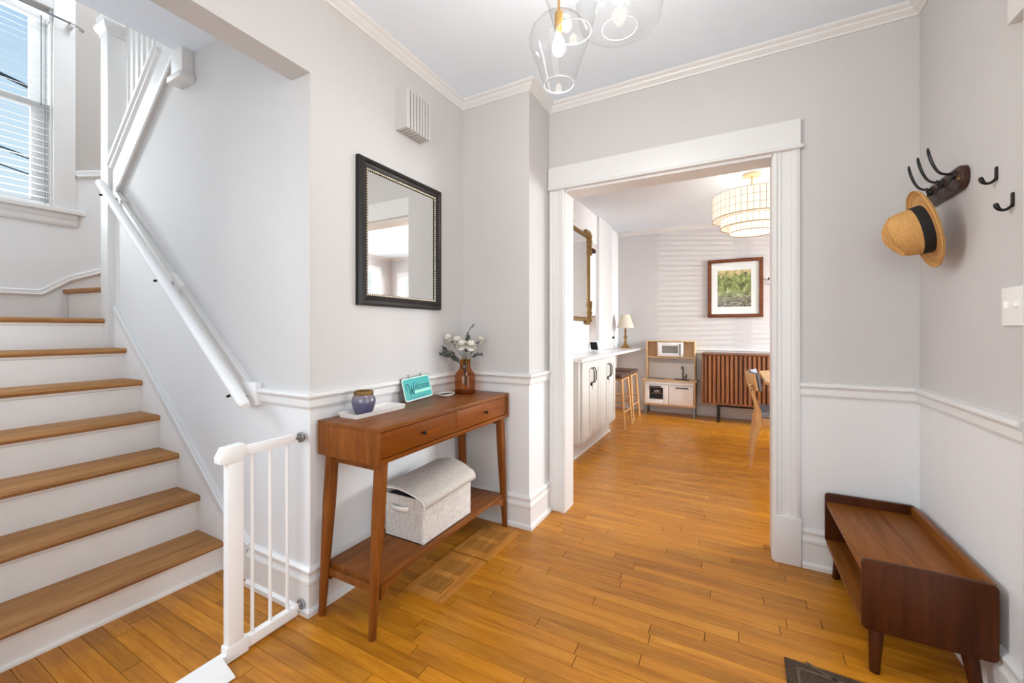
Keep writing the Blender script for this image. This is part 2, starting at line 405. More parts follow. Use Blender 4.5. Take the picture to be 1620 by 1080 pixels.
def solo(name, mb, mat, label, cat, group=None, bevel=0., **kw):
    xs = mb.v; og = (sum(p[0] for p in xs) / len(xs), sum(p[1] for p in xs) / len(xs), min(p[2] for p in xs))
    return tag(obj(name, mb, mat, None, bevel, origin=og, **kw), label, cat, group)
def copy_tree(o, parent=None, loc=None, label=None):
    c = o.copy(); COL.objects.link(c); c.parent = parent
    if loc is not None: c.location = loc
    if label: c['label'] = label
    for ch in o.children: copy_tree(ch, c)
    return c
def bez(p0, p1, p2, p3, n=12):
    out = []
    for i in range(n + 1):
        t = i / n; u = 1 - t
        out.append(tuple(u**3 * a + 3 * u * u * t * b_ + 3 * u * t * t * c + t**3 * d for a, b_, c, d in zip(p0, p1, p2, p3)))
    return out
def rrect(x0, x1, y0, y1, r, n=5):
    pts = []
    for cx, cy_, a0 in ((x1 - r, y1 - r, 0), (x0 + r, y1 - r, 90), (x0 + r, y0 + r, 180), (x1 - r, y0 + r, 270)):
        for i in range(n + 1):
            a = R(a0 + 90 * i / n); pts.append((cx + r * math.cos(a), cy_ + r * math.sin(a)))
    return pts

# ------------------------------------------------------------------ dimensions of the shell
XL, XR, YS, YJ, XJ, YB, ZC = -1.535, .728, 1.099, 2.175, -1.057, 2.475, 2.61
YB2 = 2.60; YF = 6.2; DX0, DX1 = -1.53, 3.09; ZD = 2.60; OX0, OX1, OZ = -.955, .182, 2.05; XW = -4.2

# ------------------------------------------------------------------ walls, ceilings
mb = MB().box(XL - .12, XL, YS, 2.6, 0, ZC + .1).box(XL - .12, XL, .2, YS, 2.22, ZC + .1).box(XL - .12, XL, -1.7, .2, 0, ZC + .1)
struct('wall_left', mb, 'paint_hall', 'greige hall wall behind the console table with a wide stair opening', 'wall')
struct('wall_chase', MB().box(XL, XJ, YJ, YB2, 0, ZC + .1), 'paint_hall', 'boxed-out wall corner beside the console table', 'wall')
mb = MB().box(XJ, OX0, YB, YB2, 0, ZC + .1).box(OX1, XR + .12, YB, YB2, 0, ZC + .1).box(OX0, OX1, YB, YB2, OZ, ZC + .1)
struct('wall_back', mb, 'paint_hall', 'greige hall wall with the cased opening to the dining room', 'wall')
mb = MB().box(XR, XR + .12, -1.7, .66, 0, ZC + .1).box(XR, XR + .12, 1.62, YB, 0, ZC + .1).box(XR, XR + .12, .66, 1.62, OZ, ZC + .1)
struct('wall_right', mb, 'paint_hall', 'greige hall wall with the coat hooks above the bench', 'wall')
mb = MB().box(XL - .12, -1.3, -1.72, -1.6, 0, ZC + .1).box(.6, XR + .12, -1.72, -1.6, 0, ZC + .1).box(-1.3, .6, -1.72, -1.6, 0, .65).box(-1.3, .6, -1.72, -1.6, 2.35, ZC + .1)  # unseen opening made together with the added fill lamp
struct('wall_front', mb, 'paint_hall', 'hall wall behind the viewer with a large opening added for fill light', 'wall')
struct('ceiling_hall', MB().box(XL, XR, -1.6, YB, ZC, ZC + .1), 'paint_ceiling', 'white hall ceiling above the glass pendants', 'ceiling')
struct('ceiling_stair', MB().box(-2.535, XL - .12, .1, YS, 2.6, 2.9), 'paint_ceiling', 'low soffit above the foot of the stairs', 'ceiling')
# stair wall with the slanting top edge under the upper flight
poly = [(-3.42, 0), (XL - .12, 0), (XL - .12, 2.9), (-2.46, 2.9), (-2.46, 2.6), (-2.66, 2.6), (-3.32, 2.03), (-3.42, 1.95)]
struct('wall_stair', MB().prism(poly, 'y', YS, YS + .1), 'paint_stair', 'greige wall along the stairs below the slanting upper stringer', 'wall')
# landing walls
wz0, wz1, wy0, wy1 = 2.03, 3.40, .26, 1.015
mb = MB().box(XW - .12, XW, .0, wy0, 0, 4.9).box(XW - .12, XW, wy1, 2.2, 0, 4.9).box(XW - .12, XW, wy0, wy1, 0, wz0).box(XW - .12, XW, wy0, wy1, wz1, 4.9)
struct('wall_window', mb, 'paint_landing', 'landing wall at the top of the stairs with the blind-covered window', 'wall')
struct('wall_stair_front', MB().box(XW - .12, -3.5, -.02, .1, 0, 4.9).box(-1.75, XL - .12, -.02, .1, 0, 4.9).box(-3.5, -1.75, -.02, .1, 0, .9).box(-3.5, -1.75, -.02, .1, 2.5, 4.9), 'paint_stair', 'wall closing the near side of the stairs', 'wall')  # opening cut for the added stair fill lamp
struct('wall_stair_back', MB().box(XW - .12, XL - .121, 2.1, 2.2, 0, 4.9), 'paint_white', 'white wall behind the balusters of the upper flight', 'wall')
struct('wall_upper', MB().box(XL - .12, XL - .02, .1, 2.1, 2.92, 4.9), 'paint_white', 'upper hall wall above the stairs', 'wall')
struct('ceiling_upper', MB().box(XW - .12, XL, -.02, 2.2, 4.9, 5.0), 'paint_ceiling', 'ceiling over the stairwell', 'ceiling')
# dining room and kitchen shell
ky0, ky1, kz0, kz1 = 4.79, 5.60, .93, 2.235
mb = MB().box(DX0 - .1, DX0, YB2, ky0, 0, ZD + .1).box(DX0 - .1, DX0, ky1, YF, 0, ZD + .1).box(DX0 - .1, DX0, ky0, ky1, 0, kz0).box(DX0 - .1, DX0, ky0, ky1, kz1, ZD + .1)
struct('wall_dining_left', mb, 'paint_white', 'white dining room wall with a pass-through to the kitchen', 'wall')
struct('pillar_dining', MB().box(DX0 - .015, DX0 + .03, 5.11, 5.73, .906, 2.599), 'trim_white', 'white pilaster beside the kitchen pass-through', 'pillar', .002)
fx0, fx1, fz0, fz1 = 1.95, 2.8, .85, 2.2
mb = MB().box(DX0 - .1, fx0, YF, YF + .12, 0, ZD + .1).box(fx1, DX1 + .12, YF, YF + .12, 0, ZD + .1).box(fx0, fx1, YF, YF + .12, 0, fz0).box(fx0, fx1, YF, YF + .12, fz1, ZD + .1)
struct('wall_dining_far', mb, 'paint_dining', 'far dining room wall with the framed landscape photograph', 'wall')
ry0, ry1, rz0, rz1 = 4.15, 5.82, .9, 2.3
mb = MB().box(DX1, DX1 + .12, YB2, ry0, 0, ZD + .1).box(DX1, DX1 + .12, ry1, YF, 0, ZD + .1).box(DX1, DX1 + .12, ry0, ry1, 0, rz0).box(DX1, DX1 + .12, ry0, ry1, rz1, ZD + .1)
struct('wall_dining_right', mb, 'paint_dining', 'dining room wall with windows, seen only in the hall mirror', 'wall')
struct('wall_dining_near', MB().box(XR + .12, DX1 + .12, YB, YB2, 0, ZD + .1), 'paint_dining', 'dining room wall backing onto the hall', 'wall')
struct('ceiling_dining', MB().box(DX0 - .1, DX1 + .12, YB2, YF + .12, ZD, ZD + .1), 'paint_ceiling', 'white dining room ceiling under the shell drum lamp', 'ceiling')
mb = MB().box(-3.7, -3.6, 2.6, 6.6, 0, 2.7).box(-3.6, DX0 - .1, 2.6, 2.7, 0, 2.7).box(-3.6, DX0 - .1, 6.2, 6.3, 0, 2.7)
struct('wall_kitchen', mb, 'paint_white', 'white kitchen walls beyond the pass-through', 'wall')
struct('ceiling_kitchen', MB().box(-3.6, DX0 - .1, 2.7, 6.2, 2.6, 2.7), 'paint_ceiling', 'white kitchen ceiling beyond the pass-through', 'ceiling')

# ------------------------------------------------------------------ floor of narrow oak boards
floor = struct('floor', MB().box(-4.3, 3.2, -1.7, 6.35, -.06, -.007), 'subfloor', 'honey oak strip floor running through hall and dining room', 'floor')
UB = MB().box(0, 1, 0, 1, -.006, 0)
ub = None; nb = 0; far = MB(); W = .0575
vents = [(-1.30, -1.088, 1.392, 1.748), (-1.30, -1.084, 1.762, 2.108)]
y = -1.7; row = 0
while y < 6.3:
    near = .38 <= y < 2.86
    x0, x1 = (-2.3, .74) if near else (-4.2, 3.1)
    if y > 2.5: x0, x1 = -1.3, .62
    if not near: x0, x1 = (-2.3, .74) if y < 2.5 else (-3.6, 3.1)
    x = x0 - random.random() * .6
    segs = []
    while x < x1:
        L = random.uniform(.38, 1.25); segs.append((max(x, x0), min(x + L, x1))); x += L
    if near and y > 2.5: segs = segs + [(-3.6, -1.3), (.62, 3.1)]
    for a, b_ in segs:
        if b_ - a < .03: continue
        g = .0015; cut = [(a, b_)]
        for vx0, vx1, vy0, vy1 in vents:
            if y + W > vy0 and y < vy1:
                nc = []
                for p, q in cut:
                    if q <= vx0 or p >= vx1: nc.append((p, q))
                    else:
                        if p < vx0: nc.append((p, vx0))
                        if q > vx1: nc.append((vx1, q))
                cut = nc
                if y < vy0: far.box(vx0, vx1, y + g / 2, vy0, -.006, 0) if a == segs[0][0] else None
                if y + W > vy1: far.box(vx0, vx1, vy1, y + W - g / 2, -.006, 0) if a == segs[0][0] else None
        for p, q in cut:
            if near and a > -2.31 and b_ < .75 and nb < 292 and q - p > .02:
                if ub is None:
                    ub = obj('plank', UB, 'floor_board', floor); me_plank = ub.data
                    o = ub
                    # share one unit board mesh between all boards
                    for v_ in me_plank.vertices: v_.co = Vector(v_.co) + wloc(floor)
                else:
                    o = bpy.data.objects.new('plank', me_plank); COL.objects.link(o); o.parent = floor
                o.location = Vector((p + .001, y + g / 2, 0)) - wloc(floor); o.scale = (q - p - .0026, W - g, 1); nb += 1
            else: far.box(p + .0007, q - .001, y + g / 2, y + W - g / 2, -.006, 0)
    y += W; row += 1
ff = obj('plank_field', far, 'floor_board_far', floor); ff['kind'] = 'stuff'

# ------------------------------------------------------------------ baseboards, chair rails, crowns
BASE = [(0, 0), (.030, 0), (.030, .018), (.020, .026), (.018, .028), (.018, .118), (.022, .124), (.022, .136), (.016, .148), (.014, .158), (.018, .168), (.018, .176), (.006, .186), (0, .188)]
RAIL = [(0, .838), (.010, .838), (.014, .846), (.014, .872), (.020, .882), (.026, .886), (.026, .893), (.022, .897), (.022, .902), (0, .906)]
CROWN = [(0, 2.562), (.006, 2.562), (.010, 2.570), (.028, 2.584), (.032, 2.592), (.044, 2.598), (.050, 2.604), (.050, 2.6105), (0, 2.6105)]
cas_l = XJ + .004
path_l = [(OX0 - .082, YB), (XJ, YB), (XJ, YJ), (XL, YJ), (XL, YS), (-1.955, YS)]
struct('baseboard_left', MB().sweep(path_l, BASE), 'trim_white', 'tall white moulded baseboard around the console table corner', 'baseboard')
struct('trim_1', MB().sweep([(XJ + .02, YB), (XJ, YB), (XJ, YJ), (XL, YJ), (XL, YS), (-1.875, YS)], RAIL), 'trim_white', 'white chair rail on the wall behind the console table', 'chair rail')
struct('baseboard_front', MB().sweep([(XL, .2), (XL, -1.6)], BASE), 'trim_white', 'white baseboard on the hall wall in front of the stair opening', 'baseboard')
struct('trim_11', MB().sweep([(XL, .2), (XL, -1.6)], RAIL), 'trim_white', 'white chair rail on the hall wall in front of the stair opening', 'chair rail')
struct('baseboard_right', MB().sweep([(XR, 1.70), (XR, YB), (OX1 + .112, YB)], BASE), 'trim_white', 'white moulded baseboard behind the bench', 'baseboard')
struct('trim_2', MB().sweep([(XR, 1.70), (XR, YB), (OX1 + .105, YB)], RAIL), 'trim_white', 'white chair rail running around the corner above the bench', 'chair rail')
struct('trim_3', MB().sweep([(XR, -1.6), (XR, YB), (XJ, YB), (XJ, YJ), (XL, YJ), (XL, -1.6)], CROWN), 'trim_white', 'white crown moulding around the hall ceiling', 'crown moulding')
dz = ZD - ZC
struct('trim_4', MB().sweep([(DX1, 2.6), (DX1, YF), (DX0, YF)], [(o * 1.1, z + dz) for o, z in CROWN]), 'trim_white', 'white crown moulding on the far dining room wall', 'crown moulding')
struct('trim_5', MB().sweep([(DX1, 2.6), (DX1, YF), (DX0, YF)], RAIL), 'trim_white', 'white chair rail above the slatted sideboard', 'chair rail')
struct('baseboard_dining', MB().sweep([(DX1, 2.6), (DX1, YF), (DX0, YF)], BASE), 'trim_white', 'white baseboard below the slatted sideboard', 'baseboard')
# slanting rail and skirting cap on the stair wall
SL = [(0, -.026), (.012, -.026), (.016, -.018), (.016, .004), (.022, .010), (.022, .018), (.016, .022), (.016, .026), (0, .028)]
struct('trim_6', MB().rail([(-3.34, YS, 1.968), (-1.96, YS, .905)], SL, (0, -1, 0)), 'trim_white', 'white chair rail slanting up the stair wall beside the handrail', 'chair rail')
struct('trim_7', MB().rail([(-3.40, YS, 1.288), (-2.115, YS, .245), (-1.955, YS, .165)], [(o, t * 1.15) for o, t in SL], (0, -1, 0)), 'trim_white', 'white skirting cap slanting just above the stair treads', 'skirting')
struct('trim_8', MB().rail([(XW, 1.29, 1.615), (XW, 1.10, 1.53), (XW, .958, 1.418), (XW, .12, 1.410)], [(o, t * .8) for o, t in SL], (1, 0, 0)), 'trim_white', 'white skirting cap stepping up under the landing window', 'skirting')
struct('trim_9', MB().rail([(XW, 1.50, 2.42), (XW, 1.125, 2.283)], SL, (1, 0, 0)), 'trim_white', 'short white chair rail between landing window and newel post', 'chair rail')
# stair opening corner bead
struct('trim_10', MB().box(XL - .004, XL + .001, YS - .001, YS + .004, .91, 2.22), 'paint_greige', 'painted corner bead where the hall wall meets the stair wall', 'trim')

# ------------------------------------------------------------------ cased opening to the dining room
door = thing('door_1', ((OX0 + OX1) / 2, YB, 0), 'white cased opening from the hall to the dining room', 'doorway'); door['kind'] = 'structure'
def casing_prof(w, d): return [(0, 0), (0, d * .7), (w * .12, d), (w * .2, d * .72), (w * .3, d * .72), (w * .34, d * .5), (w * .66, d * .5), (w * .7, d * .72), (w * .8, d * .72), (w * .88, d), (w, d * .8), (w, 0)]
def vcasing(x0, x1, z0, z1, yface, sgn):
    wd = x1 - x0; return MB().prism([(x0 + a, yface - sgn * b_) for a, b_ in casing_prof(wd, .024)], 'z', z0, z1)
obj('casing', vcasing(cas_l, OX0 + .008, 0, OZ + .004, YB, 1), 'trim_white', door)
obj('casing', vcasing(OX1 - .008, OX1 + .104, .232, OZ + .004, YB, 1), 'trim_white', door)
obj('plinth_block', MB().box(OX1 - .004, OX1 + .110, YB - .030, YB, 0, .232), 'trim_white', door, .002)
obj('header', MB().box(cas_l, OX1 + .106, YB - .03, YB, OZ + .018, 2.198), 'trim_white', door, .002)
obj('header_bead', MB().box(cas_l, OX1 + .118, YB - .042, YB, OZ + .002, OZ + .018), 'trim_white', door, .006, 3)
obj('jamb', MB().box(OX0 - .004, OX0 + .012, YB - .012, YB2 + .014, 0, OZ), 'trim_white', door)
obj('jamb', MB().box(OX1 - .012, OX1 + .004, YB - .012, YB2 + .014, 0, OZ), 'trim_white', door)
obj('head_jamb', MB().box(OX0, OX1, YB - .012, YB2 + .014, OZ - .012, OZ + .004), 'trim_white', door)
obj('casing', vcasing(OX0 - .10, OX0 + .008, 0, OZ, YB2 + .024, 1).move(Matrix()), 'trim_white', door)
obj('casing', vcasing(OX1 - .008, OX1 + .10, 0, OZ, YB2 + .024, 1), 'trim_white', door)
# front door on the right-hand wall (only the end of its head casing is in view)
fd = thing('door_2', (XR, 1.14, 0), 'white head casing of the front door, cut off at the top right', 'door'); fd['kind'] = 'structure'
obj('header', MB().box(XR - .026, XR, .52, 1.744, 2.048, 2.205), 'trim_white', fd, .002)
obj('casing', MB().box(XR - .024, XR, 1.59, 1.674, 0, 2.048), 'trim_white', fd, .003)
obj('casing', MB().box(XR - .024, XR, .57, .67, 0, 2.048), 'trim_white', fd, .003)
ds = obj('door_slab', MB().box(XR + .03, XR + .075, .66, .76, .01, 2.05).box(XR + .03, XR + .075, 1.52, 1.62, .01, 2.05).box(XR + .03, XR + .075, .76, 1.52, .01, .22).box(XR + .03, XR + .075, .76, 1.52, 1.95, 2.05), 'trim_white', fd, .002)
obj('pane', MB().box(XR + .05, XR + .056, .76, 1.52, .22, 1.95), 'window_glass', ds)

# ------------------------------------------------------------------ landing window with blind
win = thing('window_1', (XW, (wy0 + wy1) / 2, wz0), 'white sash window with horizontal blind on the stair landing', 'window'); win['kind'] = 'structure'
obj('casing', MB().box(XW, XW + .022, wy1, wy1 + .11, wz0 - .03, 3.53), 'trim_white', win, .003)
obj('casing', MB().box(XW, XW + .022, wy0 - .11, wy0, wz0 - .03, 3.53), 'trim_white', win, .003)
obj('head_casing', MB().box(XW, XW + .022, wy0, wy1, wz1, 3.53), 'trim_white', win, .003)
obj('sill', MB().box(XW - .10, XW + .05, wy0 - .15, wy1 + .158, wz0 - .045, wz0 - .012), 'trim_white', win, .006, 3)
obj('apron', MB().sweep([(XW, wy1 + .12), (XW, wy0 - .12)], [(0, wz0 - .13), (.012, wz0 - .13), (.018, wz0 - .115), (.018, wz0 - .085), (.024, wz0 - .075), (.024, wz0 - .045), (0, wz0 - .045)]), 'trim_white', win)
obj('jamb', MB().box(XW - .12, XW + .002, wy1 - .012, wy1 + .002, wz0 - .02, wz1), 'trim_white', win)
obj('jamb', MB().box(XW - .12, XW + .002, wy0 - .002, wy0 + .012, wz0 - .02, wz1), 'trim_white', win)
for nm, xa, z0, z1 in (('upper_sash', XW - .105, 2.70, wz1), ('lower_sash', XW - .075, wz0 - .012, 2.745)):
    a0, a1 = wy0 + .012, wy1 - .012; f = .05
    sh = obj(nm, MB().box(xa, xa + .03, a1 - f - .03, a1, z0, z1).box(xa, xa + .03, a0, a0 + f, z0, z1).box(xa, xa + .03, a0 + f, a1 - f - .03, z0, z0 + f).box(xa, xa + .03, a0 + f, a1 - f - .03, z1 - f, z1), 'trim_white', win, .004)
    obj('pane', MB().box(xa + .013, xa + .017, a0 + f - .005, a1 - f - .025, z0 + f - .005, z1 - f + .005), 'window_glass', sh)
bl = thing('window_blind', (XW + .0, .64, wz0), 'white horizontal slat blind hanging in the landing window', 'blind')
ba, bb = wy0 + .016, wy1 - .016
obj('headrail', MB().box(XW - .045, XW + .012, ba, bb, 3.30, 3.365), 'blind_slat', bl, .004)
obj('bottom_rail', MB().box(XW - .042, XW + .006, ba, bb, wz0 - .008, wz0 + .012), 'blind_slat', bl, .004)
zs = wz0 + .05; first = None
while zs < 3.29:
    if first is None:
        M_ = Matrix.Translation((XW - .018, 0, zs)) @ Matrix.Rotation(R(24), 4, 'Y')
        first = obj('slat', MB().box(-.0235, .0235, ba, bb, -.0012, .0012, M_), 'blind_slat', bl); z_first = zs
    else:
        o = first.copy(); COL.objects.link(o); o.location = first.location + Vector((0, 0, zs - z_first))
    zs += .0435
for yy in (.978, .36): obj('lift_cord', MB().cyl((XW + .008, yy, wz0), (XW + .008, yy, 3.33), .0012, n=6), 'cord_grey', bl)
obj('tilt_wand', MB().cyl((XW + .014, .958, 2.70), (XW + .014, .958, 3.32), .0026, n=8), 'cord_grey', bl)
rod = thing('curtain_rod', (XW + .06, wy1 + .1, 3.2), 'thin grey curtain rod above the landing window', 'curtain rod')
obj('rod', MB().cyl((XW + .075, 0.2, 3.325), (XW + .075, 1.105, 3.325), .006), 'cord_grey', rod)
obj('finial', MB().tube([(XW + .075, 1.105, 3.325), (XW + .075, 1.13, 3.322), (XW + .075, 1.152, 3.312), (XW + .075, 1.150, 3.300), (XW + .075, 1.128, 3.306)], .004), 'cord_grey', rod)
obj('bracket', MB().box(XW + .02, XW + .08, 1.085, 1.105, 3.305, 3.345), 'trim_white', rod, .003)

# outside: overhead cables and tree tops
def cable(y_shift, pts, r):
    return MB().tube(pts, r, 6)
cab = [((-14, -1.0, 7.55), (-14, 7.2, 6.05), .045, 'thick dark overhead cable high in the landing window'),
       ((-16, -1.0, 6.6), (-16, 8.0, 5.0), .017, None), ((-16, -1.0, 6.5), (-16, 8.0, 5.1), .017, None), ((-15, -1.0, 5.9), (-15, 7.5, 4.3), .017, None),
       ((-14, -1.0, 4.05), (-14, 7.2, 3.45), .035, 'thick grey overhead cable with clamp across the lower landing window sash'),
       ((-16, -1.0, 5.0), (-16, 8.0, 3.4), .015, None), ((-16, -1.0, 4.35), (-16, 8, 3.0), .015, None), ((-15, -1.0, 3.5), (-15, 7.5, 2.5), .015, None), ((-15, -1, 6.2), (-15, 7.5, 4.75), .015, None)]
cl = iter(('second cable from the top', 'third cable from the top, beside the second', 'thin cable above the sash meeting rail', 'upper thin cable in the lower sash', 'middle thin cable in the lower sash', 'lowest thin cable in the lower sash', 'thin cable behind the others in the upper sash'))
for a, b_, r, lb in cab:
    a = Vector(a); b_ = Vector(b_); pts = []
    for i in range(13):
        t = i / 12; p = a.lerp(b_, t); p.z -= 1.2 * t * (1 - t) * .6; pts.append(p)
    solo('overhead_cable', MB().tube(pts, r, 6), 'wire_black', lb or next(cl) + ' of the landing window', 'cable', None if lb else 'thin cables outside the landing window', smooth=True)
mb = MB(); rr = random.Random(3)
for k, (cx, cyy, cz, r) in enumerate(((-15, 3.55, 4.05, .28), (-15, 4.5, 3.95, .45), (-15, 2.2, 3.6, .4))):
    for i in range(90):
        d = Vector((rr.gauss(0, 1), rr.gauss(0, 1), rr.gauss(0, 1))).normalized() * r * rr.random() ** .4
        c = Vector((cx, cyy, cz)) + d; n_ = Vector((rr.gauss(0, 1), rr.gauss(0, 1), rr.gauss(0, 1))).normalized(); t_ = n_.orthogonal().normalized(); u_ = n_.cross(t_)
        mb.add([c + t_ * .09, c + u_ * .05, c - t_ * .09, c - u_ * .05], [(0, 1, 2, 3)])
mb.cyl((-15, 3.5, 0), (-15, 3.9, 3.8), .12, .04)
solo('distant_tree', mb, 'foliage', 'yellow-green tree top at the bottom of the landing window', 'tree')

# ------------------------------------------------------------------ staircase
st = thing('staircase', (-2.16, .6, 0), 'white staircase with worn brown wooden treads rising to the left', 'staircase')
ns = 7; rise = .182; run = .2135; nx = [-2.172 - run * i for i in range(ns)]; tz = [.140 + rise * i for i in range(ns)]
ya, yb = .13, YS - .006
for i in range(ns):
    xa = nx[i] - run - .03 if i < ns - 1 else XW + .002
    th = .030; x0, x1 = xa, nx[i]
    poly = [(x0, tz[i] - th), (x1 - .012, tz[i] - th), (x1 - .004, tz[i] - th * .8), (x1, tz[i] - th * .5), (x1 - .004, tz[i] - th * .2), (x1 - .012, tz[i]), (x0, tz[i])]
    if i < ns - 1:
        obj('tread', MB().prism(poly, 'y', ya, yb), 'tread_wood', st, smooth=True)
    else:
        obj('tread', MB().prism(poly, 'y', ya, yb), 'tread_wood', st, smooth=True)
    zb = 0 if i == 0 else tz[i - 1]
    obj('riser', MB().box(nx[i] - .045, nx[i] - .027, ya, yb, zb, tz[i] - th), 'riser_white', st)
    obj('cove_moulding', MB().prism([(nx[i] - .027, tz[i] - th), (nx[i] - .013, tz[i] - th), (nx[i] - .018, tz[i] - th - .012), (nx[i] - .027, tz[i] - th - .016)], 'y', ya, yb), 'riser_white', st)
obj('shoe_moulding', MB().prism([(nx[0] - .027, 0), (nx[0] - .012, 0), (nx[0] - .014, .010), (nx[0] - .022, .016), (nx[0] - .027, .016)], 'y', ya, yb), 'riser_white', st)
obj('skirt_board', MB().prism([(-2.03, 0), (-2.03, .12), (-2.115, .235), (-3.42, 1.29), (-3.42, 0)], 'y', YS - .006, YS + .001), 'riser_white', st)
# winder: tread eight turns behind the newel
wt = Matrix.Translation((0, 0, 0))
z8 = tz[-1] + rise + .036
wpoly = [(-4.195, 1.062), (-3.47, 1.16), (-3.47, 2.09), (-4.195, 2.09)]
obj('winder_tread', MB().prism(wpoly, 'z', z8 - .03, z8), 'tread_wood', st, .009, 3)
obj('winder_riser', MB().prism([(-4.195, 1.092), (-3.47, 1.19), (-3.47, 1.21), (-4.195, 1.112)], 'z', tz[-1], z8 - .03), 'riser_white', st)
for i in range(6):
    xx = -3.42 + i * run
    obj('upper_tread', MB().box(xx, xx + run + .03, 1.215, 2.09, z8 + rise * (i + 1) - .03, z8 + rise * (i + 1)), 'tread_wood', st, .006)
    obj('upper_riser', MB().box(xx + .03, xx + .048, 1.215, 2.09, z8 + rise * i, z8 + rise * (i + 1) - .03), 'riser_white', st)

# balustrade of the upper flight
bal = thing('balustrade', (-3.47, 1.1, 0), 'white newel post, balusters and stringer of the upper flight', 'balustrade')
nw = obj('newel_post', MB().box(-3.522, -3.418, 1.06, 1.165, .0, 3.02), 'trim_white', bal, .004)
obj('capital', MB().sweep([(-3.522, 1.06), (-3.522, 1.165), (-3.418, 1.165), (-3.418, 1.06)], [(0, 3.00), (.006, 3.005), (.006, 3.02), (.018, 3.035), (.026, 3.06), (.026, 3.075), (.014, 3.09), (.018, 3.12), (.006, 3.14), (-.04, 3.145), (-.04, 3.0)], True), 'trim_white', nw)
slp = (2.524 - 2.026) / (-2.742 + 3.321)
zl = lambda x: 2.026 + (x + 3.321) * slp
obj('stringer', MB().prism([(-3.418, zl(-3.418)), (-2.578, zl(-2.578)), (-2.578, 2.79), (-2.80, 2.79), (-3.418, zl(-3.418) + .225)], 'y', 1.078, 1.2), 'trim_white', bal, .003)
obj('stringer_cap', MB().rail([(-3.418, 1.078, zl(-3.418) + .235), (-2.80, 1.078, zl(-2.80) + .235)], [(0, -.028), (.012, -.022), (.012, .0), (.022, .006), (.022, .026), (-.12, .026), (-.12, .006), (0, 0)], (0, -1, 0)), 'trim_white', bal)
obj('stringer_bead', MB().rail([(-3.418, 1.078, zl(-3.418) + .004), (-2.578, 1.078, zl(-2.578) + .004)], [(0, -.014), (.008, -.010), (.008, .010), (0, .014)], (0, -1, 0)), 'trim_white', bal)
for xb in (-3.335, -3.265, -3.195, -3.125, -3.055, -2.985, -2.915, -2.845):
    obj('baluster', MB().box(xb - .016, xb + .016, 1.123, 1.155, zl(xb) + .24, 3.42), 'trim_white', bal, .003)
obj('upper_rail', MB().box(-3.418, -2.58, 1.11, 1.17, 3.42, 3.47), 'trim_white', bal, .006)
dn = obj('newel_drop', MB().box(-2.575, -2.462, 1.045, YS, 2.468, 2.62), 'trim_white', bal, .003)
obj('drop_base', MB().box(-2.59, -2.448, 1.03, YS, 2.438, 2.470), 'trim_white', dn, .006)

# handrail on the stair wall
hr = thing('handrail', (-1.88, 1.02, .80), 'round white wooden handrail slanting up the stair wall', 'handrail')
A, B = Vector((-1.856, 1.02, .832)), Vector((-3.40, 1.02, 2.062)); D = (B - A).normalized()
obj('rail', MB().tube([A, A + D * .008, A + D * .02, B - D * .02, B - D * .008, B], [.017, .022, .024, .024, .022, .017], 18), 'gloss_white', hr, smooth=True)
for t, lb in ((.055, 1), (.50, 1), (.95, 1)):
    p = A.lerp(B, t)
    br = obj('bracket', MB().tube([p + Vector((0, 0, -.02)), p + Vector((0, .02, -.045)), p + Vector((0, YS - .03 - p.y, -.05))], .006, 8).cyl((p.x, YS - .034, p.z - .05), (p.x, YS - .026, p.z - .05), .018), 'dark_bronze', hr)
    obj('screw', MB().cyl((p.x - .02, 1.0, p.z - .032), (p.x - .02, 1.015, p.z - .028), .006, n=8), 'dark_bronze', hr)
obj('mounting_block', MB().box(-1.99, -1.868, YS - .030, YS, .826, .926), 'gloss_white', hr, .003)
ang = math.atan2(D.z, -D.x)
for t in (.50, .95):
    p = A.lerp(B, t); M_ = Matrix.Translation((p.x + (.02 if t < .9 else 0), 0, p.z - .045)) @ Matrix.Rotation(ang, 4, 'Y')
    obj('mounting_block', MB().box(-.06, .06, YS - .028, YS, -.036, .036, M_), 'gloss_white', hr, .003)

# ------------------------------------------------------------------ baby gate
gt = thing('baby_gate', (-1.56, .82, 0), 'white metal baby gate frame at the foot of the stairs', 'gate')
gx = -1.56
obj('post', MB().box(gx - .016, gx + .016, .792, .844, .02, .735), 'gloss_white', gt, .003)
obj('latch_head', MB().prism([(.764, .700), (.764, .722), (.780, .752), (.846, .756), (.850, .700), (.79, .694)], 'x', gx - .02, gx + .02), 'gloss_white', gt, .003)
obj('top_rail', MB().box(gx - .012, gx + .012, .846, 1.045, .708, .742), 'gloss_white', gt, .003)
obj('bottom_rail', MB().box(gx - .014, gx + .014, .846, 1.052, .012, .05), 'gloss_white', gt, .003)
for yy in (.882, .948, 1.016): obj('bar', MB().cyl((gx, yy, .04), (gx, yy, .715), .0062, n=12), 'gloss_white', gt, smooth=True)
for zz in (.722, .040):
    c = obj('wall_cup', MB().cyl((gx, 1.070, zz), (gx, 1.0805, zz), .021, .021, 20), 'steel', gt, .002)
    obj('spindle', MB().cyl((gx, 1.045, zz), (gx, 1.071, zz), .006, n=10), 'steel', c)
obj('end_knob', MB().cyl((gx, 1.035, .040), (gx, 1.058, .040), .018, .014, 16), 'gloss_white', gt, .003)
obj('threshold_bar', MB().box(gx - .014, gx + .014, .12, .80, .004, .034), 'gloss_white', gt, .003)
obj('ramp', MB().prism([(-1.46, .008), (-1.46, .003), (-1.545, .003), (-1.545, .037), (-1.535, .037)], 'y', .30, .772), 'gloss_white', gt, .004)
obj('corner_joint', MB().box(gx - .018, gx + .018, .785, .86, .004, .058), 'gloss_white', gt, .003)

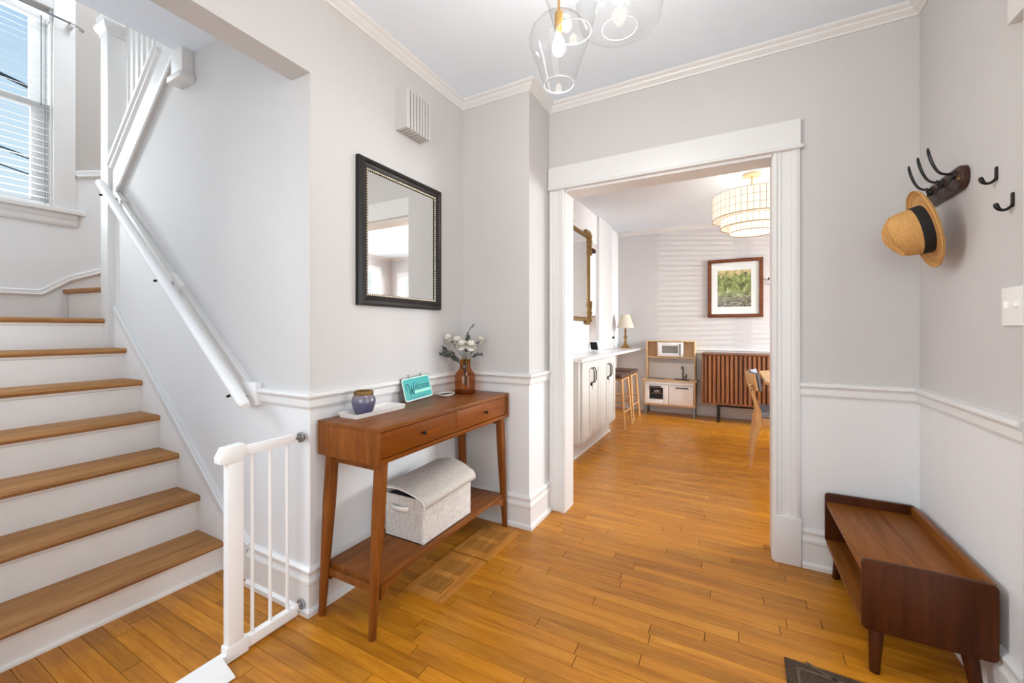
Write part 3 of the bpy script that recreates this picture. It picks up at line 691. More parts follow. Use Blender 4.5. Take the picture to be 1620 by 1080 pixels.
# ------------------------------------------------------------------ console table
ct = thing('console_table', (-1.35, 1.64, 0), 'brown wooden console table with two drawers and a low shelf', 'console table')
cx0, cx1, cy0, cy1, cz0, cz1 = -1.522, -1.180, 1.124, 2.150, .646, .787
t = .018
obj('top_panel', MB().box(cx0, cx1, cy0, cy1, cz1 - t, cz1), 'acorn_wood', ct, .0015)
obj('end_panel', MB().box(cx0, cx1, cy0, cy0 + t, cz0, cz1 - t), 'acorn_wood_leg', ct, .0015)
obj('end_panel', MB().box(cx0, cx1, cy1 - t, cy1, cz0, cz1 - t), 'acorn_wood_leg', ct, .0015)
obj('bottom_panel', MB().box(cx0, cx1, cy0 + t, cy1 - t, cz0, cz0 + t), 'acorn_wood_drawer', ct, .0015)
obj('back_panel', MB().box(cx0, cx0 + .008, cy0 + t, cy1 - t, cz0 + t, cz1 - t), 'acorn_wood', ct)
ym = 1.628
obj('divider', MB().box(cx0 + .02, cx1 - .024, ym - .006, ym + .006, cz0 + t, cz1 - t), 'acorn_wood', ct)
for a, b_, kn in ((cy0 + t + .003, ym - .0015, 1.384), (ym + .0015, cy1 - t - .003, 1.889)):
    dr = obj('drawer', MB().box(cx1 - .022, cx1 - .004, a, b_, cz0 + t + .003, cz1 - t - .003), 'acorn_wood_drawer', ct, .0015)
    obj('knob', MB().lathe([(.0, .020), (.006, .020), (.0085, .017), (.0085, .012), (.004, .008), (.004, 0)], (0, 0, 0), 14).move(Matrix.Translation((cx1 - .004, kn, .718)) @ Matrix.Rotation(R(90), 4, 'Y')), 'dark_bronze', dr, smooth=True)
def legm(tx, ty, bx_, by_, top=.648):
    m = MB(); n = 12; vs = []
    for (x, y_, z, r, sq) in ((tx, ty, top, .0225, .35), (tx + (bx_ - tx) * .3, ty + (by_ - ty) * .3, top * .7, .0225, .35), (bx_, by_, .006, .0145, 1), (bx_, by_, 0, .0125, 1)):
        for i in range(16):
            a = 2 * math.pi * i / 16; ca, sa = math.cos(a), math.sin(a)
            k = 1 / max(abs(ca), abs(sa)); k = 1 * sq + min(k, 1.25) * (1 - sq); vs.append((x + r * ca * k, y_ + r * sa * k, z))
    fs = []
    for q in range(3):
        for i in range(16): fs.append((q * 16 + i, q * 16 + (i + 1) % 16, (q + 1) * 16 + (i + 1) % 16, (q + 1) * 16 + i))
    fs += [tuple(range(16))[::-1], tuple(48 + i for i in range(16))]
    return m.add(vs, fs)
for tx, bx_ in ((-1.208, -1.194), (-1.488, -1.478)):
    for ty, by_ in ((1.170, 1.112), (2.094, 2.126)):
        obj('leg', legm(tx, ty, bx_, by_), 'acorn_wood_leg', ct, smooth=True)
for ty in (1.172, 2.09): obj('leg_rail', MB().box(-1.475, -1.22, ty - .011, ty + .011, .612, .646), 'acorn_wood', ct, .001)
obj('shelf', MB().box(-1.492, -1.192, 1.148, 2.108, .178, .200), 'acorn_wood', ct, .002)
for yy, dr_ in ((1.150, 1), (2.106, -1)):
    for xx in (-1.20, -1.484):
        prof = [(yy, .178), (yy, .125)] + [(yy + dr_ * .15 * s_, .125 + .053 * math.sin(s_ * math.pi / 2)) for s_ in (.15, .3, .45, .6, .75, .9, 1)]
        obj('shelf_bracket', MB().prism(prof, 'x', xx - .012, xx + .012), 'acorn_wood_leg', ct, .001)
for yy in (1.146, 2.11): obj('shelf_rail', MB().box(-1.478, -1.206, yy - .009, yy + .009, .150, .180), 'acorn_wood', ct)

# fabric storage box on the shelf
bx = thing('storage_box', (-1.33, 1.62, .2), 'pale grey woven fabric storage box with hinged lid on the console shelf', 'storage box')
x0, x1, y0, y1, z0, z1 = -1.452, -1.216, 1.428, 1.808, .2005, .398
body = MB().box(x0, x1, y0, y1, z0, z0 + .004)
body.box(x0, x0 + .004, y0, y1, z0, z1 + .03).box(x1 - .004, x1, y0, y1, z0, z1).box(x0, x1, y0, y0 + .004, z0, z1 + .002).box(x0, x1, y1 - .004, y1, z0, z1 + .012)
obj('body', MB().sweep(rrect(x0, x1, y0, y1, .012, 3), [(0, z0), (0, z1), (.004, z1), (.004, z0 + .004)], True).prism(rrect(x0, x1, y0, y1, .012, 3), 'z', z0, z0 + .004), 'linen', bx)
obj('lining', MB().box(x0 + .006, x1 - .006, y0 + .006, y1 - .006, z1 - .03, z1 - .012), 'black_inside', bx)
lp = []; nu = 16; nv = 10
vs = []; fs = []
for i in range(nu + 1):
    u = i / nu; yy = y0 - .012 + (y1 - y0 + .022) * u
    for j in range(nv + 1):
        v_ = j / nv
        if v_ < .82:
            k = v_ / .82; xx = x0 + (x1 - x0 + .010) * k; zz = z1 + .028 * (1 - k) + .030 * math.sin(k * math.pi) * (.6 + .5 * u) + .014 * u
        else:
            k = (v_ - .82) / .18; xx = x1 + .010 + .006 * math.sin(k * math.pi / 2); zz = z1 + .014 * u - .034 * k + .004
        vs.append((xx, yy, zz))
for i in range(nu):
    for j in range(nv): a = i * (nv + 1) + j; fs.append((a, a + 1, a + nv + 2, a + nv + 1))
lid = obj('lid', MB().add(vs, fs), 'linen_lid', bx, smooth=True)
sm = lid.modifiers.new('thick', 'SOLIDIFY'); sm.thickness = .006; sm.offset = 1
edge = [vs[j] for j in range(nv + 1)] + [vs[i * (nv + 1) + nv] for i in range(1, nu + 1)] + [vs[nu * (nv + 1) + j] for j in range(nv - 1, -1, -1)]
obj('lid_piping', MB().tube(edge, .0035, 6), 'ceramic_white', lid, smooth=True)
hp = bez((-1.405, y0 - .001, .345), (-1.395, y0 - .028, .345), (-1.31, y0 - .028, .345), (-1.30, y0 - .001, .345), 10)
obj('handle', MB().add([(x, y_, z_ + s_ * .012) for x, y_, z_ in hp for s_ in (-1, 1)], [(2 * i, 2 * i + 1, 2 * i + 3, 2 * i + 2) for i in range(10)]), 'ceramic_white', bx, smooth=True).modifiers.new('t', 'SOLIDIFY').thickness = .003

# ------------------------------------------------------------------ things on the console table
T = .7875
obj_t = solo('serving_tray', MB().sweep(rrect(-1.498, -1.385, 1.205, 1.50, .016, 4), [(0, T + .002), (-.006, T + .018), (-.002, T + .018), (.004, T + .006), (.004, T)], True).prism(rrect(-1.498, -1.385, 1.205, 1.50, .016, 4), 'z', T, T + .005), 'ceramic_white', 'long white ceramic tray under the violet jar', 'tray')
jc = (-1.44, 1.292, T + .006)
jr = thing('glazed_jar', jc, 'round blue-violet glazed candle jar with a bronze rim', 'jar')
obj('body', MB().lathe([(0, 0), (.034, 0), (.038, .004), (.046, .025), (.051, .048), (.051, .060), (.047, .074), (.040, .083), (.038, .085), (.034, .082), (.034, .078), (0, .078)], jc, 32), 'glaze_violet', jr, smooth=True)
obj('rim', MB().lathe([(.036, .083), (.041, .083), (.042, .087), (.041, .098), (.037, .100), (.033, .096), (.033, .086)], jc, 32), 'gold_antique', jr, smooth=True)
# welcome sign leaning on the chair rail
sg = thing('welcome_sign', (-1.478, 1.70, T), 'small turquoise Welcome sign leaning against the wall', 'sign')
yl, yr = 1.598, 1.815; hgt = .122
SM = Matrix.Translation((-1.476, yl, T)) @ Matrix.Rotation(R(-14), 4, 'Y') @ Matrix.Rotation(R(2.5), 4, 'X')
def sgp(poly, d0, d1): # poly in (along, up), depth towards the room
    return MB().prism([(a, b_) for a, b_ in poly], 'x', d0, d1, SM)
Wd = yr - yl
obj('backing', sgp(rrect(-.003, Wd + .003, .0, hgt + .003, .006), -.004, -.001), 'sign_rust', sg)
obj('border', sgp(rrect(0, Wd, .001, hgt, .014), -.001, .001), 'sign_border', sg)
pn = obj('panel', sgp(rrect(.006, Wd - .006, .007, hgt - .006, .011), .001, .002), 'sign_teal', sg)
obj('strip', sgp([(.076, .036), (Wd - .012, .036), (Wd - .012, .050), (.076, .050)], .002, .0026), 'sign_mint', sg)
obj('arrow', sgp([(.038, .016), (.046, .020), (.046, .0172), (.17, .0172), (.17, .0148), (.046, .0148), (.046, .012)], .002, .0026), 'sign_ink', sg)
def text_mesh(s, size, shear, M, name, mat, parent, ext=.0004):
    cu = bpy.data.curves.new('t', 'FONT'); cu.body = s; cu.size = size; cu.shear = shear; cu.extrude = ext
    to = bpy.data.objects.new('t', cu); COL.objects.link(to); dg = bpy.context.evaluated_depsgraph_get()
    me = bpy.data.meshes.new_from_object(to.evaluated_get(dg)); bpy.data.objects.remove(to)
    me.transform(Matrix.Translation(-wloc(parent)) @ M); me.materials.clear(); me.materials.append(MAT[mat])
    o = bpy.data.objects.new(name, me); COL.objects.link(o); o.parent = parent; WORLD[o.name] = wloc(parent); return o
XYtoYZ = Matrix(((0, 0, 1, 0), (1, 0, 0, 0), (0, 1, 0, 0), (0, 0, 0, 1)))
# big looping capital W drawn as strokes, the other letters set in slanted type
def stroke(pts, r): return MB().tube([SM @ Vector((.0028, a, b_)) for a, b_ in pts], r, 6)
mbw = stroke(bez((.026, .060, 0), (.014, .086, 0), (.030, .100, 0), (.042, .084, 0), 10) and [(p[0], p[1]) for p in bez((.026, .058, 0), (.012, .088, 0), (.034, .104, 0), (.043, .080, 0), 10)] + [(.046, .060), (.048, .034)], [.0015] * 4 + [.0022] * 9)
mbw2 = stroke([(.048, .034), (.056, .050), (.062, .076)], [.0022, .0013, .0013]); mbw3 = stroke([(.062, .076), (.062, .056), (.066, .036), (.070, .034)], .0024); mbw4 = stroke([(p[0], p[1]) for p in bez((.069, .034, 0), (.082, .052, 0), (.074, .098, 0), (.092, .094, 0), 10)], .0013)
for q in (mbw2, mbw3, mbw4): mbw.add(q.v, q.f)
obj('letter_w', mbw, 'sign_ink', sg)
text_mesh('elcome', .0405, .35, SM @ Matrix.Translation((.0026, .080, .056)) @ XYtoYZ @ Matrix.Diagonal((1.0, 1.2, 1, 1)), 'lettering', 'sign_ink', sg)
for a in (.055, .15):
    obj('wire_tie', MB().tube([SM @ Vector((.003, a, hgt - .004)), SM @ Vector((.006, a + .004, hgt + .006)), SM @ Vector((0, a - .006, hgt + .014)), SM @ Vector((.004, a + .008, hgt + .016)), SM @ Vector((-.004, a, hgt + .002))], .0013, 5), 'sign_rust', sg)
# patterned dish
dsh = thing('trinket_dish', (-1.425, 1.868, T), 'shallow white trinket dish with dark stripes between sign and vase', 'dish')
dc = (-1.425, 1.868, T)
obj('bowl', MB().lathe([(0, 0), (.025, 0), (.034, .003), (.048, .012), (.052, .018), (.049, .018), (.033, .007), (0, .005)], dc, 28, sx=.75, sy=1.15), 'ceramic_white', dsh, smooth=True)
for k in range(5):
    M_ = Matrix.Translation((dc[0], dc[1] - .032 + k * .016, T + .0135)) @ Matrix.Rotation(R(25), 4, 'Z')
    obj('stripe', MB().box(-.026, .026, -.004, .004, 0, .003, M_), 'dish_stripe', dsh)
# amber vase
vc = (-1.405, 2.022, T)
va = thing('glass_vase', vc, 'amber brown glass bottle vase holding the dried bouquet', 'vase')
vprof = [(.0001, .001), (.054, .001), (.060, .004), (.061, .010), (.061, .104), (.059, .112), (.040, .136), (.034, .146), (.0325, .158), (.0325, .196), (.034, .200)]
obj('body', MB().lathe(vprof, vc, 36), 'amber_glass', va, smooth=True)
obj('foot', MB().lathe([(0, .0002), (.057, .0002), (.057, .0075), (0, .0075)], vc, 30), 'amber_glass', va)
top = Vector(vc) + Vector((0, 0, .19))
right = Vector((.88, .474, 0)); upv = Vector((0, 0, 1)); back = Vector((-.474, .88, 0))
def at(px, py, dep=0.): # offsets from the vase mouth as the photograph shows them, metres
    return top + right * px + upv * py + back * dep
px2m = 2.55 / 652
def flower(c, r, label):
    f = thing('white_flower', c, label, 'flower', 'white flowers in the amber vase'); mb = MB(); rg = random.Random(int(c.x * 1e5))
    ax = (c - (top - Vector((0, 0, .06)))).normalized(); q = ax.to_track_quat('Z', 'Y')
    for ring, (nr, tilt, rad) in enumerate(((10, 104, .86), (10, 82, .9), (9, 60, .92), (7, 38, .9), (5, 14, .88))):
        for i in range(nr):
            a = 2 * math.pi * (i + .5 * ring) / nr + rg.uniform(-.15, .15); ti = R(tilt + rg.uniform(-8, 8)); L = r * rad * rg.uniform(.9, 1.05)
            d = Vector((math.sin(ti) * math.cos(a), math.sin(ti) * math.sin(a), math.cos(ti))); s_ = Vector((-math.sin(a), math.cos(a), 0)); n_ = d.cross(s_)
            p = []
            for k, (u, wd) in enumerate(((.15, .12), (.5, .34), (.8, .38), (1., .2))):
                for e_ in (-1, 0, 1): p.append(c + q @ (d * L * u + s_ * e_ * wd * L + n_ * (-.06 * L * (1 - abs(e_)) - .12 * L * u * u)))
            mb.add(p, [(3 * k + e_, 3 * k + e_ + 1, 3 * k + e_ + 4, 3 * k + e_ + 3) for k in range(3) for e_ in (0, 1)])
    obj('petals', mb, 'flower_white', f, smooth=True)
    obj('stem', MB().tube([tuple(top + Vector((0, 0, -.15)) + (c - top) * .05), tuple(top + (c - top) * .12), tuple(top + (c - top) * .6), tuple(c)], .0016, 6), 'stem_green', f, smooth=True)
for (u, v_, r, dep, lb) in ((711, 539, 6.2, .01, 'white dried flower furthest left in the amber vase'), (724, 543, 7.2, 0, 'white dried flower second from the left in the vase'), (731, 549, 7.5, -.03, 'white dried flower lowest in the middle of the bouquet'), (743.5, 550, 7.5, -.025, 'white dried flower right of the middle above the vase neck'), (757, 541, 5.5, .02, 'white dried flower furthest right in the amber vase')):
    flower(at((u - 735) * px2m, (572 - v_) * px2m, dep), r * px2m * 1.45, lb)
def sprig(tip, mid, label, nl, ls, mat='leaf_grey', wid=.4, seed=1, start=.35):
    rg = random.Random(seed); nl = int(nl * 1.7); ls *= .72; f = thing('foliage_sprig', top, label, 'foliage', 'dried foliage sprigs in the amber vase')
    b0 = top + Vector((0, 0, -.12)); pts = [Vector(p) for p in bez(tuple(b0), tuple(top), tuple(mid), tuple(tip), 14)]
    obj('stem', MB().tube(pts, [.0016] * 8 + [.001] * 7, 5), 'stem_green', f, smooth=True); mb = MB()
    for i in range(nl):
        t_ = start + (1 - start) * i / max(1, nl - 1); k = min(13, int(t_ * 14)); p = pts[k].lerp(pts[k + 1], t_ * 14 - k); dr_ = (pts[k + 1] - pts[k]).normalized()
        for s_ in (-1, 1):
            o_ = dr_.orthogonal().normalized(); o_ = Matrix.Rotation(rg.uniform(0, 6.28), 3, dr_) @ o_
            d = (o_ * s_ + dr_ * rg.uniform(.3, 1.0)).normalized(); L = ls * rg.uniform(.7, 1.15); sd = d.cross(Vector((rg.gauss(0, 1), rg.gauss(0, 1), rg.gauss(0, 1)))).normalized(); nn = d.cross(sd) * .12 * L
            mb.add([p, p + d * L * .35 + sd * wid * L * .8 + nn, p + d * L * .75 + sd * wid * L * .6, p + d * L, p + d * L * .75 - sd * wid * L * .6, p + d * L * .35 - sd * wid * L * .8 + nn], [(0, 1, 2, 3, 4, 5)])
    obj('leaves', mb, mat, f)
sprig(at(-.18, .095, .03), at(-.09, .03, .0), 'grey-green foliage sprig reaching far left from the vase', 16, .022, seed=2, start=.5)
sprig(at(-.155, .045, .0), at(-.07, .03, -.02), 'drooping grey foliage sprig at the lower left of the bouquet', 18, .024, seed=3, start=.45)
sprig(at(-.125, .075, -.03), at(-.06, .04, -.02), 'dense grey foliage sprig beside the leftmost white flower', 16, .026, seed=12, start=.5)
sprig(at(-.105, .135, .02), at(-.03, .09, .02), 'upright grey foliage sprig above the left white flower', 10, .018, seed=4, start=.6)
sprig(at(.05, .215, .01), at(-.02, .15, .0), 'tallest thin sprig of the bouquet with small dark leaves', 9, .017, seed=5, start=.62)
sprig(at(.02, .15, .03), at(.0, .09, .02), 'dark bushy sprig in the centre of the bouquet', 14, .027, seed=6, start=.55)
sprig(at(.095, .145, .02), at(.05, .08, .01), 'short sprig at the upper right of the bouquet', 9, .018, seed=7, start=.55)
sprig(at(.10, .038, -.01), at(.05, .05, -.02), 'low grey-green sprig at the right of the bouquet', 10, .020, seed=8, start=.6)
sprig(at(.035, .115, -.02), at(.015, .08, -.01), 'yellow-green leaf sprig behind the middle flowers', 4, .022, 'leaf_yellow', .6, 9, .8)

# ------------------------------------------------------------------ wall mirror above the console
mr = thing('wall_mirror', (XL, 1.632, 1.27), 'rectangular wall mirror in a black frame with silver beading', 'mirror')
y0, y1, z0, z1 = 1.330, 1.930, 1.276, 1.970
prof = [(0, 0), (0, .020), (.010, .034), (.022, .036), (.030, .028), (.040, .024), (.048, .020), (.056, .018), (.058, .014), (.058, 0)]
def frame_ring(y0, y1, z0, z1, xw, prof):
    """prof: (inset from the outer edge, height off the wall); wall plane x = xw facing +x"""
    m = MB(); vs = []; P = [(y0, z0, 1, 1), (y1, z0, -1, 1), (y1, z1, -1, -1), (y0, z1, 1, -1)]; n = len(prof)
    for a, b_, sa, sb in P:
        for i, h in prof: vs.append((xw + h, a + sa * i, b_ + sb * i))
    fs = [(k * n + i, ((k + 1) % 4) * n + i, ((k + 1) % 4) * n + (i + 1) % n, k * n + (i + 1) % n) for k in range(4) for i in range(n)]
    return m.add(vs, fs)
fr = obj('frame', frame_ring(y0, y1, z0, z1, XL, prof), 'ebony_frame', mr)
obj('glass', MB().box(XL + .012, XL + .0135, y0 + .05, y1 - .05, z0 + .05, z1 - .05), 'mirror_glass', mr)
bd = MB(); i0 = .0515; ya_, yb_, za_, zb_ = y0 + i0, y1 - i0, z0 + i0, z1 - i0; rb = .0056
def bead(y_, z_):
    bd.add([(XL + .019 + dx * rb, y_ + dy * rb, z_ + dz_ * rb) for dx, dy, dz_ in ((1, 0, 0), (0, 1, 0), (0, .0, 1), (0, -1, 0), (0, 0, -1), (-1, 0, 0), (.6, .6, .6), (.6, -.6, .6), (.6, -.6, -.6), (.6, .6, -.6))], [(0, 6, 7), (0, 7, 8), (0, 8, 9), (0, 9, 6), (6, 1, 2), (6, 2, 7), (7, 2, 3), (8, 3, 4), (9, 4, 1), (7, 3, 8), (8, 4, 9), (9, 1, 6)])
nY = int((yb_ - ya_) / .0125); nZ = int((zb_ - za_) / .0125)
for i in range(nY + 1):
    for z_ in (za_, zb_): bead(ya_ + (yb_ - ya_) * i / nY, z_)
for i in range(1, nZ):
    for y_ in (ya_, yb_): bead(y_, za_ + (zb_ - za_) * i / nZ)
bo = obj('beading', bd, 'bead_silver', fr); bo['kind'] = 'stuff'

# door chime box
ch = thing('door_chime', (XL, 1.675, 2.19), 'wall-coloured door chime box with vertical slots above the mirror', 'door chime')
obj('back_box', MB().box(XL, XL + .062, 1.592, 1.760, 2.196, 2.384), 'black_inside', ch)
y = 1.585; nsl = 8; wv_ = (1.768 - 1.585) / nsl
obj('side_panel', MB().box(XL, XL + .078, 1.584, 1.594, 2.19, 2.39), 'paint_greige', ch)
for k in range(nsl):
    a = 1.585 + k * wv_ + (.0088 if k else 0); obj('slat', MB().box(XL + .002, XL + .079, a, 1.585 + (k + 1) * wv_ - .001, 2.189, 2.391), 'paint_greige', ch, .0015)

# ------------------------------------------------------------------ floor registers
for k, (a, b_, c, d) in enumerate(vents):
    vt = thing('floor_register', ((a + b_) / 2, (c + d) / 2, 0), ('slotted wooden floor register nearer the stairs' if k == 0 else 'slotted wooden floor register nearer the dining room opening'), 'floor vent', 'floor registers in front of the console table')
    obj('frame', MB().box(a, b_, c, c + .05, -.006, .006).box(a, b_, d - .05, d, -.006, .006).box(a, a + .03, c + .05, d - .05, -.006, .006).box(b_ - .042, b_, c + .05, d - .05, -.006, .006).box(a + .03, b_ - .042, (c + d) / 2 - .016, (c + d) / 2 + .016, -.006, .006), 'vent_wood', vt)
    obj('black_slot_sheet', MB().box(a + .03, b_ - .04, c + .05, d - .05, -.0068, .0005), 'black_inside', vt)  # black sheet close under the slats, painting the dark depth of the slots
    nsl = 11; s0 = a + .03; sw = (b_ - .042 - s0) / nsl
    for i in range(nsl):
        for (u, v_) in ((c + .05, (c + d) / 2 - .016), ((c + d) / 2 + .016, d - .05)):
            obj('slat', MB().box(s0 + i * sw + sw * .52, s0 + (i + 1) * sw, u, v_, .0025, .0055), 'vent_wood', vt)

# ------------------------------------------------------------------ bench
bn = thing('bench', (.545, 2.11, 0), 'low dark walnut bench with open shelf under the coat hooks', 'bench')
x0, x1, y0, y1, z0, z1 = .381, .704, 1.786, 2.440, .154, .388; t = .018
def endp(ya_): return MB().prism(rrect(x0, x1, z0, z1, .016), 'y', ya_, ya_ + t)
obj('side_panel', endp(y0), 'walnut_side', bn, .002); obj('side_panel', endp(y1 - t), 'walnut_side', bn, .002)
obj('seat', MB().box(x0 + .004, x1 - .02, y0 + t, y1 - t, .332, .350), 'walnut', bn, .0015)
obj('bottom_panel', MB().box(x0 + .002, x1, y0 + t, y1 - t, z0, z0 + t), 'walnut', bn, .0015)
obj('back_panel', MB().box(x1 - .020, x1, y0 + t, y1 - t, z0 + t, z1 - .003), 'walnut', bn, .0015)
for (tx, bxx) in ((.430, .420), (.655, .672)):
    for (ty, byy) in ((1.84, 1.815), (2.386, 2.415)):
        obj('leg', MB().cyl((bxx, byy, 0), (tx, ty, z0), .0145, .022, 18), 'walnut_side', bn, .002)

# rug
rg_ = thing('door_mat', (.43, 1.3, 0), 'dark brown patterned door mat at the bottom edge', 'mat')
RM = Matrix.Translation((.156, 1.738, 0)) @ Matrix.Rotation(R(-1.5), 4, 'Z')
obj('pile', MB().box(0, .54, -.85, 0, .001, .008, RM), 'rug_brown', rg_, .003)
pt = MB().box(.032, .508, -.040, -.032, .008, .0092, RM).box(.032, .040, -.818, -.04, .008, .0092, RM).box(.50, .508, -.818, -.04, .008, .0092, RM).box(.04, .50, -.818, -.81, .008, .0092, RM)
for k in range(5):
    for s_ in (-1, 1):
        c = RM @ Vector((.27, -.115 - .155 * k, .008)); Mx = Matrix.Translation(c) @ Matrix.Rotation(s_ * R(32), 4, 'Z'); pt.box(-.24, .24, -.004, .004, 0, .0012, Mx)
obj('pattern', pt, 'rug_pattern', rg_)

# ------------------------------------------------------------------ coat rack, hooks, hat, switch
ck = thing('coat_rack', (XR, 2.17, 1.70), 'dark wooden wall rack with three wire coat hooks', 'coat rack')
cyl_board = [(p[0], p[1]) for p in rrect(2.025, 2.335, 1.664, 1.748, .036, 6)]
obj('board', MB().prism(cyl_board, 'x', XR - .022, XR), 'rack_wood', ck, .006, 3)
for yy in (2.085, 2.18, 2.275):
    hk = obj('hook', MB(), 'black_metal', ck) if False else None
    m = MB(); xb = XR - .022; zz = 1.728
    top_tip = Vector((xb - .072, yy - .004, zz + .106))
    for s_ in (-1, 1):
        o_ = .007 * s_
        p = bez((xb - .004, yy + o_, zz), (xb - .024, yy + o_ * .8, zz + .004), (xb - .034, yy + o_ * .6, zz + .002), (xb - .046, yy + o_ * .8, zz + .022), 8)[:-1] + bez((xb - .046, yy + o_ * .8, zz + .022), (xb - .058, yy + o_, zz + .044), (xb - .066, yy + o_ * 1.3, zz + .072), (xb - .070, yy + o_ * .9, zz + .100), 8)
        p.append(tuple(top_tip)); m.tube(p, .0025, 7)
        q = bez((xb - .004, yy + o_, zz - .008), (xb - .02, yy + o_, zz - .055), (xb - .042, yy + o_, zz - .055), (xb - .046, yy + o_ * .5, zz - .015), 10); m.tube(q, .0023, 7)
    m.cyl((xb, yy, zz - .004), (xb - .006, yy, zz - .004), .016, .014, 16)
    obj('hook', m, 'black_metal', ck, smooth=True)
for yy in (2.05, 2.31): obj('screw', MB().cyl((XR - .022, yy, 1.70), (XR - .0255, yy, 1.70), .006, .005, 12), 'brass_antique', ck)
for k, (yy, zz) in enumerate(((1.862, 1.652), (1.776, 1.546))):
    h = thing('wall_hook', (XR, yy, zz), ('small black J-shaped wall hook nearer the coat rack' if k == 0 else 'small black J-shaped wall hook lower and furthest right'), 'hook', 'single black wall hooks')
    obj('plate', MB().prism(rrect(yy - .007, yy + .007, zz - .022, zz + .022, .006, 3), 'x', XR - .004, XR), 'black_metal', h, .001)
    obj('arm', MB().tube(bez((XR - .003, yy, zz - .016), (XR - .014, yy, zz - .034), (XR - .034, yy, zz - .034), (XR - .037, yy, zz - .006), 12), [.0042] * 8 + [.0054, .0058, .0064, .0066, .0044], 10), 'black_metal', h, smooth=True)
sw = thing('light_switch', (XR, 1.76, 1.17), 'white double light switch plate at the right edge', 'light switch')
obj('plate', MB().box(XR - .007, XR, 1.706, 1.823, 1.172, 1.288), 'ceramic_white', sw, .004, 3)
for yy in (1.79, 1.74):
    tg = obj('toggle', MB().box(XR - .016, XR - .006, yy - .005, yy + .005, 1.226, 1.246), 'gloss_white', sw, .002)
    for zz in (1.20, 1.26): obj('screw', MB().cyl((XR - .0066, yy, zz), (XR - .0085, yy, zz), .0028, n=10), 'ceramic_white', sw)
# straw hat hanging with its crown to the left
hc = Vector((.648, 2.135, 1.548)); hz = Vector((-.97, .03, -.24)).normalized(); hup = Vector((0, 0, 1)); hy = (hup - hz * hup.dot(hz)).normalized(); hx = hy.cross(hz)
HM = Matrix((hx, hy, hz)).transposed().to_4x4()
ht = thing('straw_hat', hc, 'tan straw fedora with a black band hanging from the coat rack', 'hat')
def hatmesh(rows, n=40):
    vs = []; fs = []
    for rr_, z_, pinch in rows:
        for i in range(n):
            a = 2 * math.pi * i / n; ca, sa = math.cos(a), math.sin(a)
            x = rr_ * .87 * ca; y_ = rr_ * sa; z2 = z_
            if pinch: # front pinch and centre crease
                x *= 1 - .32 * pinch * max(0, -sa) ** 1.5; z2 -= pinch * .028 * math.exp(-(x / .03) ** 2) * (1 if rr_ < .075 else .25); z2 -= pinch * .012 * max(0, -sa)
            vs.append((x, y_, z2))
    for k in range(len(rows) - 1):
        for i in range(n): j = (i + 1) % n; fs.append((k * n + i, k * n + j, (k + 1) * n + j, (k + 1) * n + i))
    return vs, fs
def hat_obj(name, rows, mat, parent):
    vs, fs = hatmesh(rows); m = MB().add([HM @ Vector(p) for p in vs], fs); m.v = [tuple(Vector(p) + hc) for p in m.v]
    o = obj(name, m, mat, parent, smooth=True); return o
crown = hat_obj('crown', [(.092, 0, 0), (.091, .012, 0), (.089, .040, 0), (.086, .070, .25), (.080, .098, .6), (.074, .112, .85), (.064, .120, 1), (.045, .122, 1), (.02, .121, 1), (.0001, .121, 1)], 'straw', ht)
brim = hat_obj('brim', [(.0915, .003, 0), (.098, .000, 0), (.12, -.002, 0), (.140, .001, 0), (.149, .007, 0), (.152, .012, 0), (.153, .009, 0), (.150, .003, 0), (.140, -.003, 0), (.12, -.006, 0), (.0915, -.003, 0)], 'straw', ht)
band = hat_obj('band', [(.0905, .003, 0), (.0935, .004, 0), (.0925, .020, 0), (.0912, .036, 0), (.0885, .037, 0)], 'hat_band', ht)
for o in (crown, brim, band): # object space aligned to the hat so that the weave runs round it
    Mi = HM.inverted(); o.data.transform(Mi); o.matrix_local = HM

# ------------------------------------------------------------------ glass pendant cluster
pn = thing('pendant_light', (-.50, 1.42, 1.95), 'cluster of three clear glass pendant shades on the hall ceiling', 'pendant light')
obj('canopy', MB().cyl((-.44, 1.40, ZC - .03), (-.44, 1.40, ZC), .14, .14, 36), 'brass', pn, .004)
def inv(u, v, d):
    l = (u - 810) / 652 * d; A_ = R(28.3); return Vector((-math.sin(A_) * d + math.cos(A_) * l, math.cos(A_) * d + math.sin(A_) * l, 1.16 - (v - 522) / 652 * d))
def shade(c, prof, lit):
    """c: centre of the lower rim"""
    s_ = obj('glass_shade', MB().lathe(prof, c, 40), 'clear_glass', pn, smooth=True)
    obj('rim', MB().tube([(c.x + prof[0][0] * math.cos(a * math.pi / 20), c.y + prof[0][0] * math.sin(a * math.pi / 20), c.z) for a in range(41)], .0014, 6), 'glass_rim_glint', s_, smooth=True)
    zt = c.z + prof[-1][1]
    obj('cord', MB().tube([(c.x, c.y, zt), (c.x, c.y, ZC - .12), (c.x * .8 - .44 * .2, c.y * .8 + 1.4 * .2, ZC - .02)], .004, 8), 'brass', pn, smooth=True)
    so_ = obj('socket', MB().cyl((c.x, c.y, zt - .055), (c.x, c.y, zt + .015), .014, .014, 18), 'brass', pn, .002)
    zb = zt - .055
    bu = obj('bulb', MB().lathe([(.008, 0), (.010, -.012), (.019, -.03), (.0225, -.046), (.020, -.062), (.012, -.073), (.0001, -.077)], (c.x, c.y, zb), 24), 'bulb_glow', pn, smooth=True)
    if lit:
        l = bpy.data.lights.new('bulb_lamp', 'POINT'); l.energy = lit; l.color = (1, .95, .88); l.shadow_soft_size = .03
        lo = bpy.data.objects.new('bulb_lamp', l); COL.objects.link(lo); lo.parent = pn; lo.location = Vector((c.x, c.y, zb - .115)) - wloc(pn)
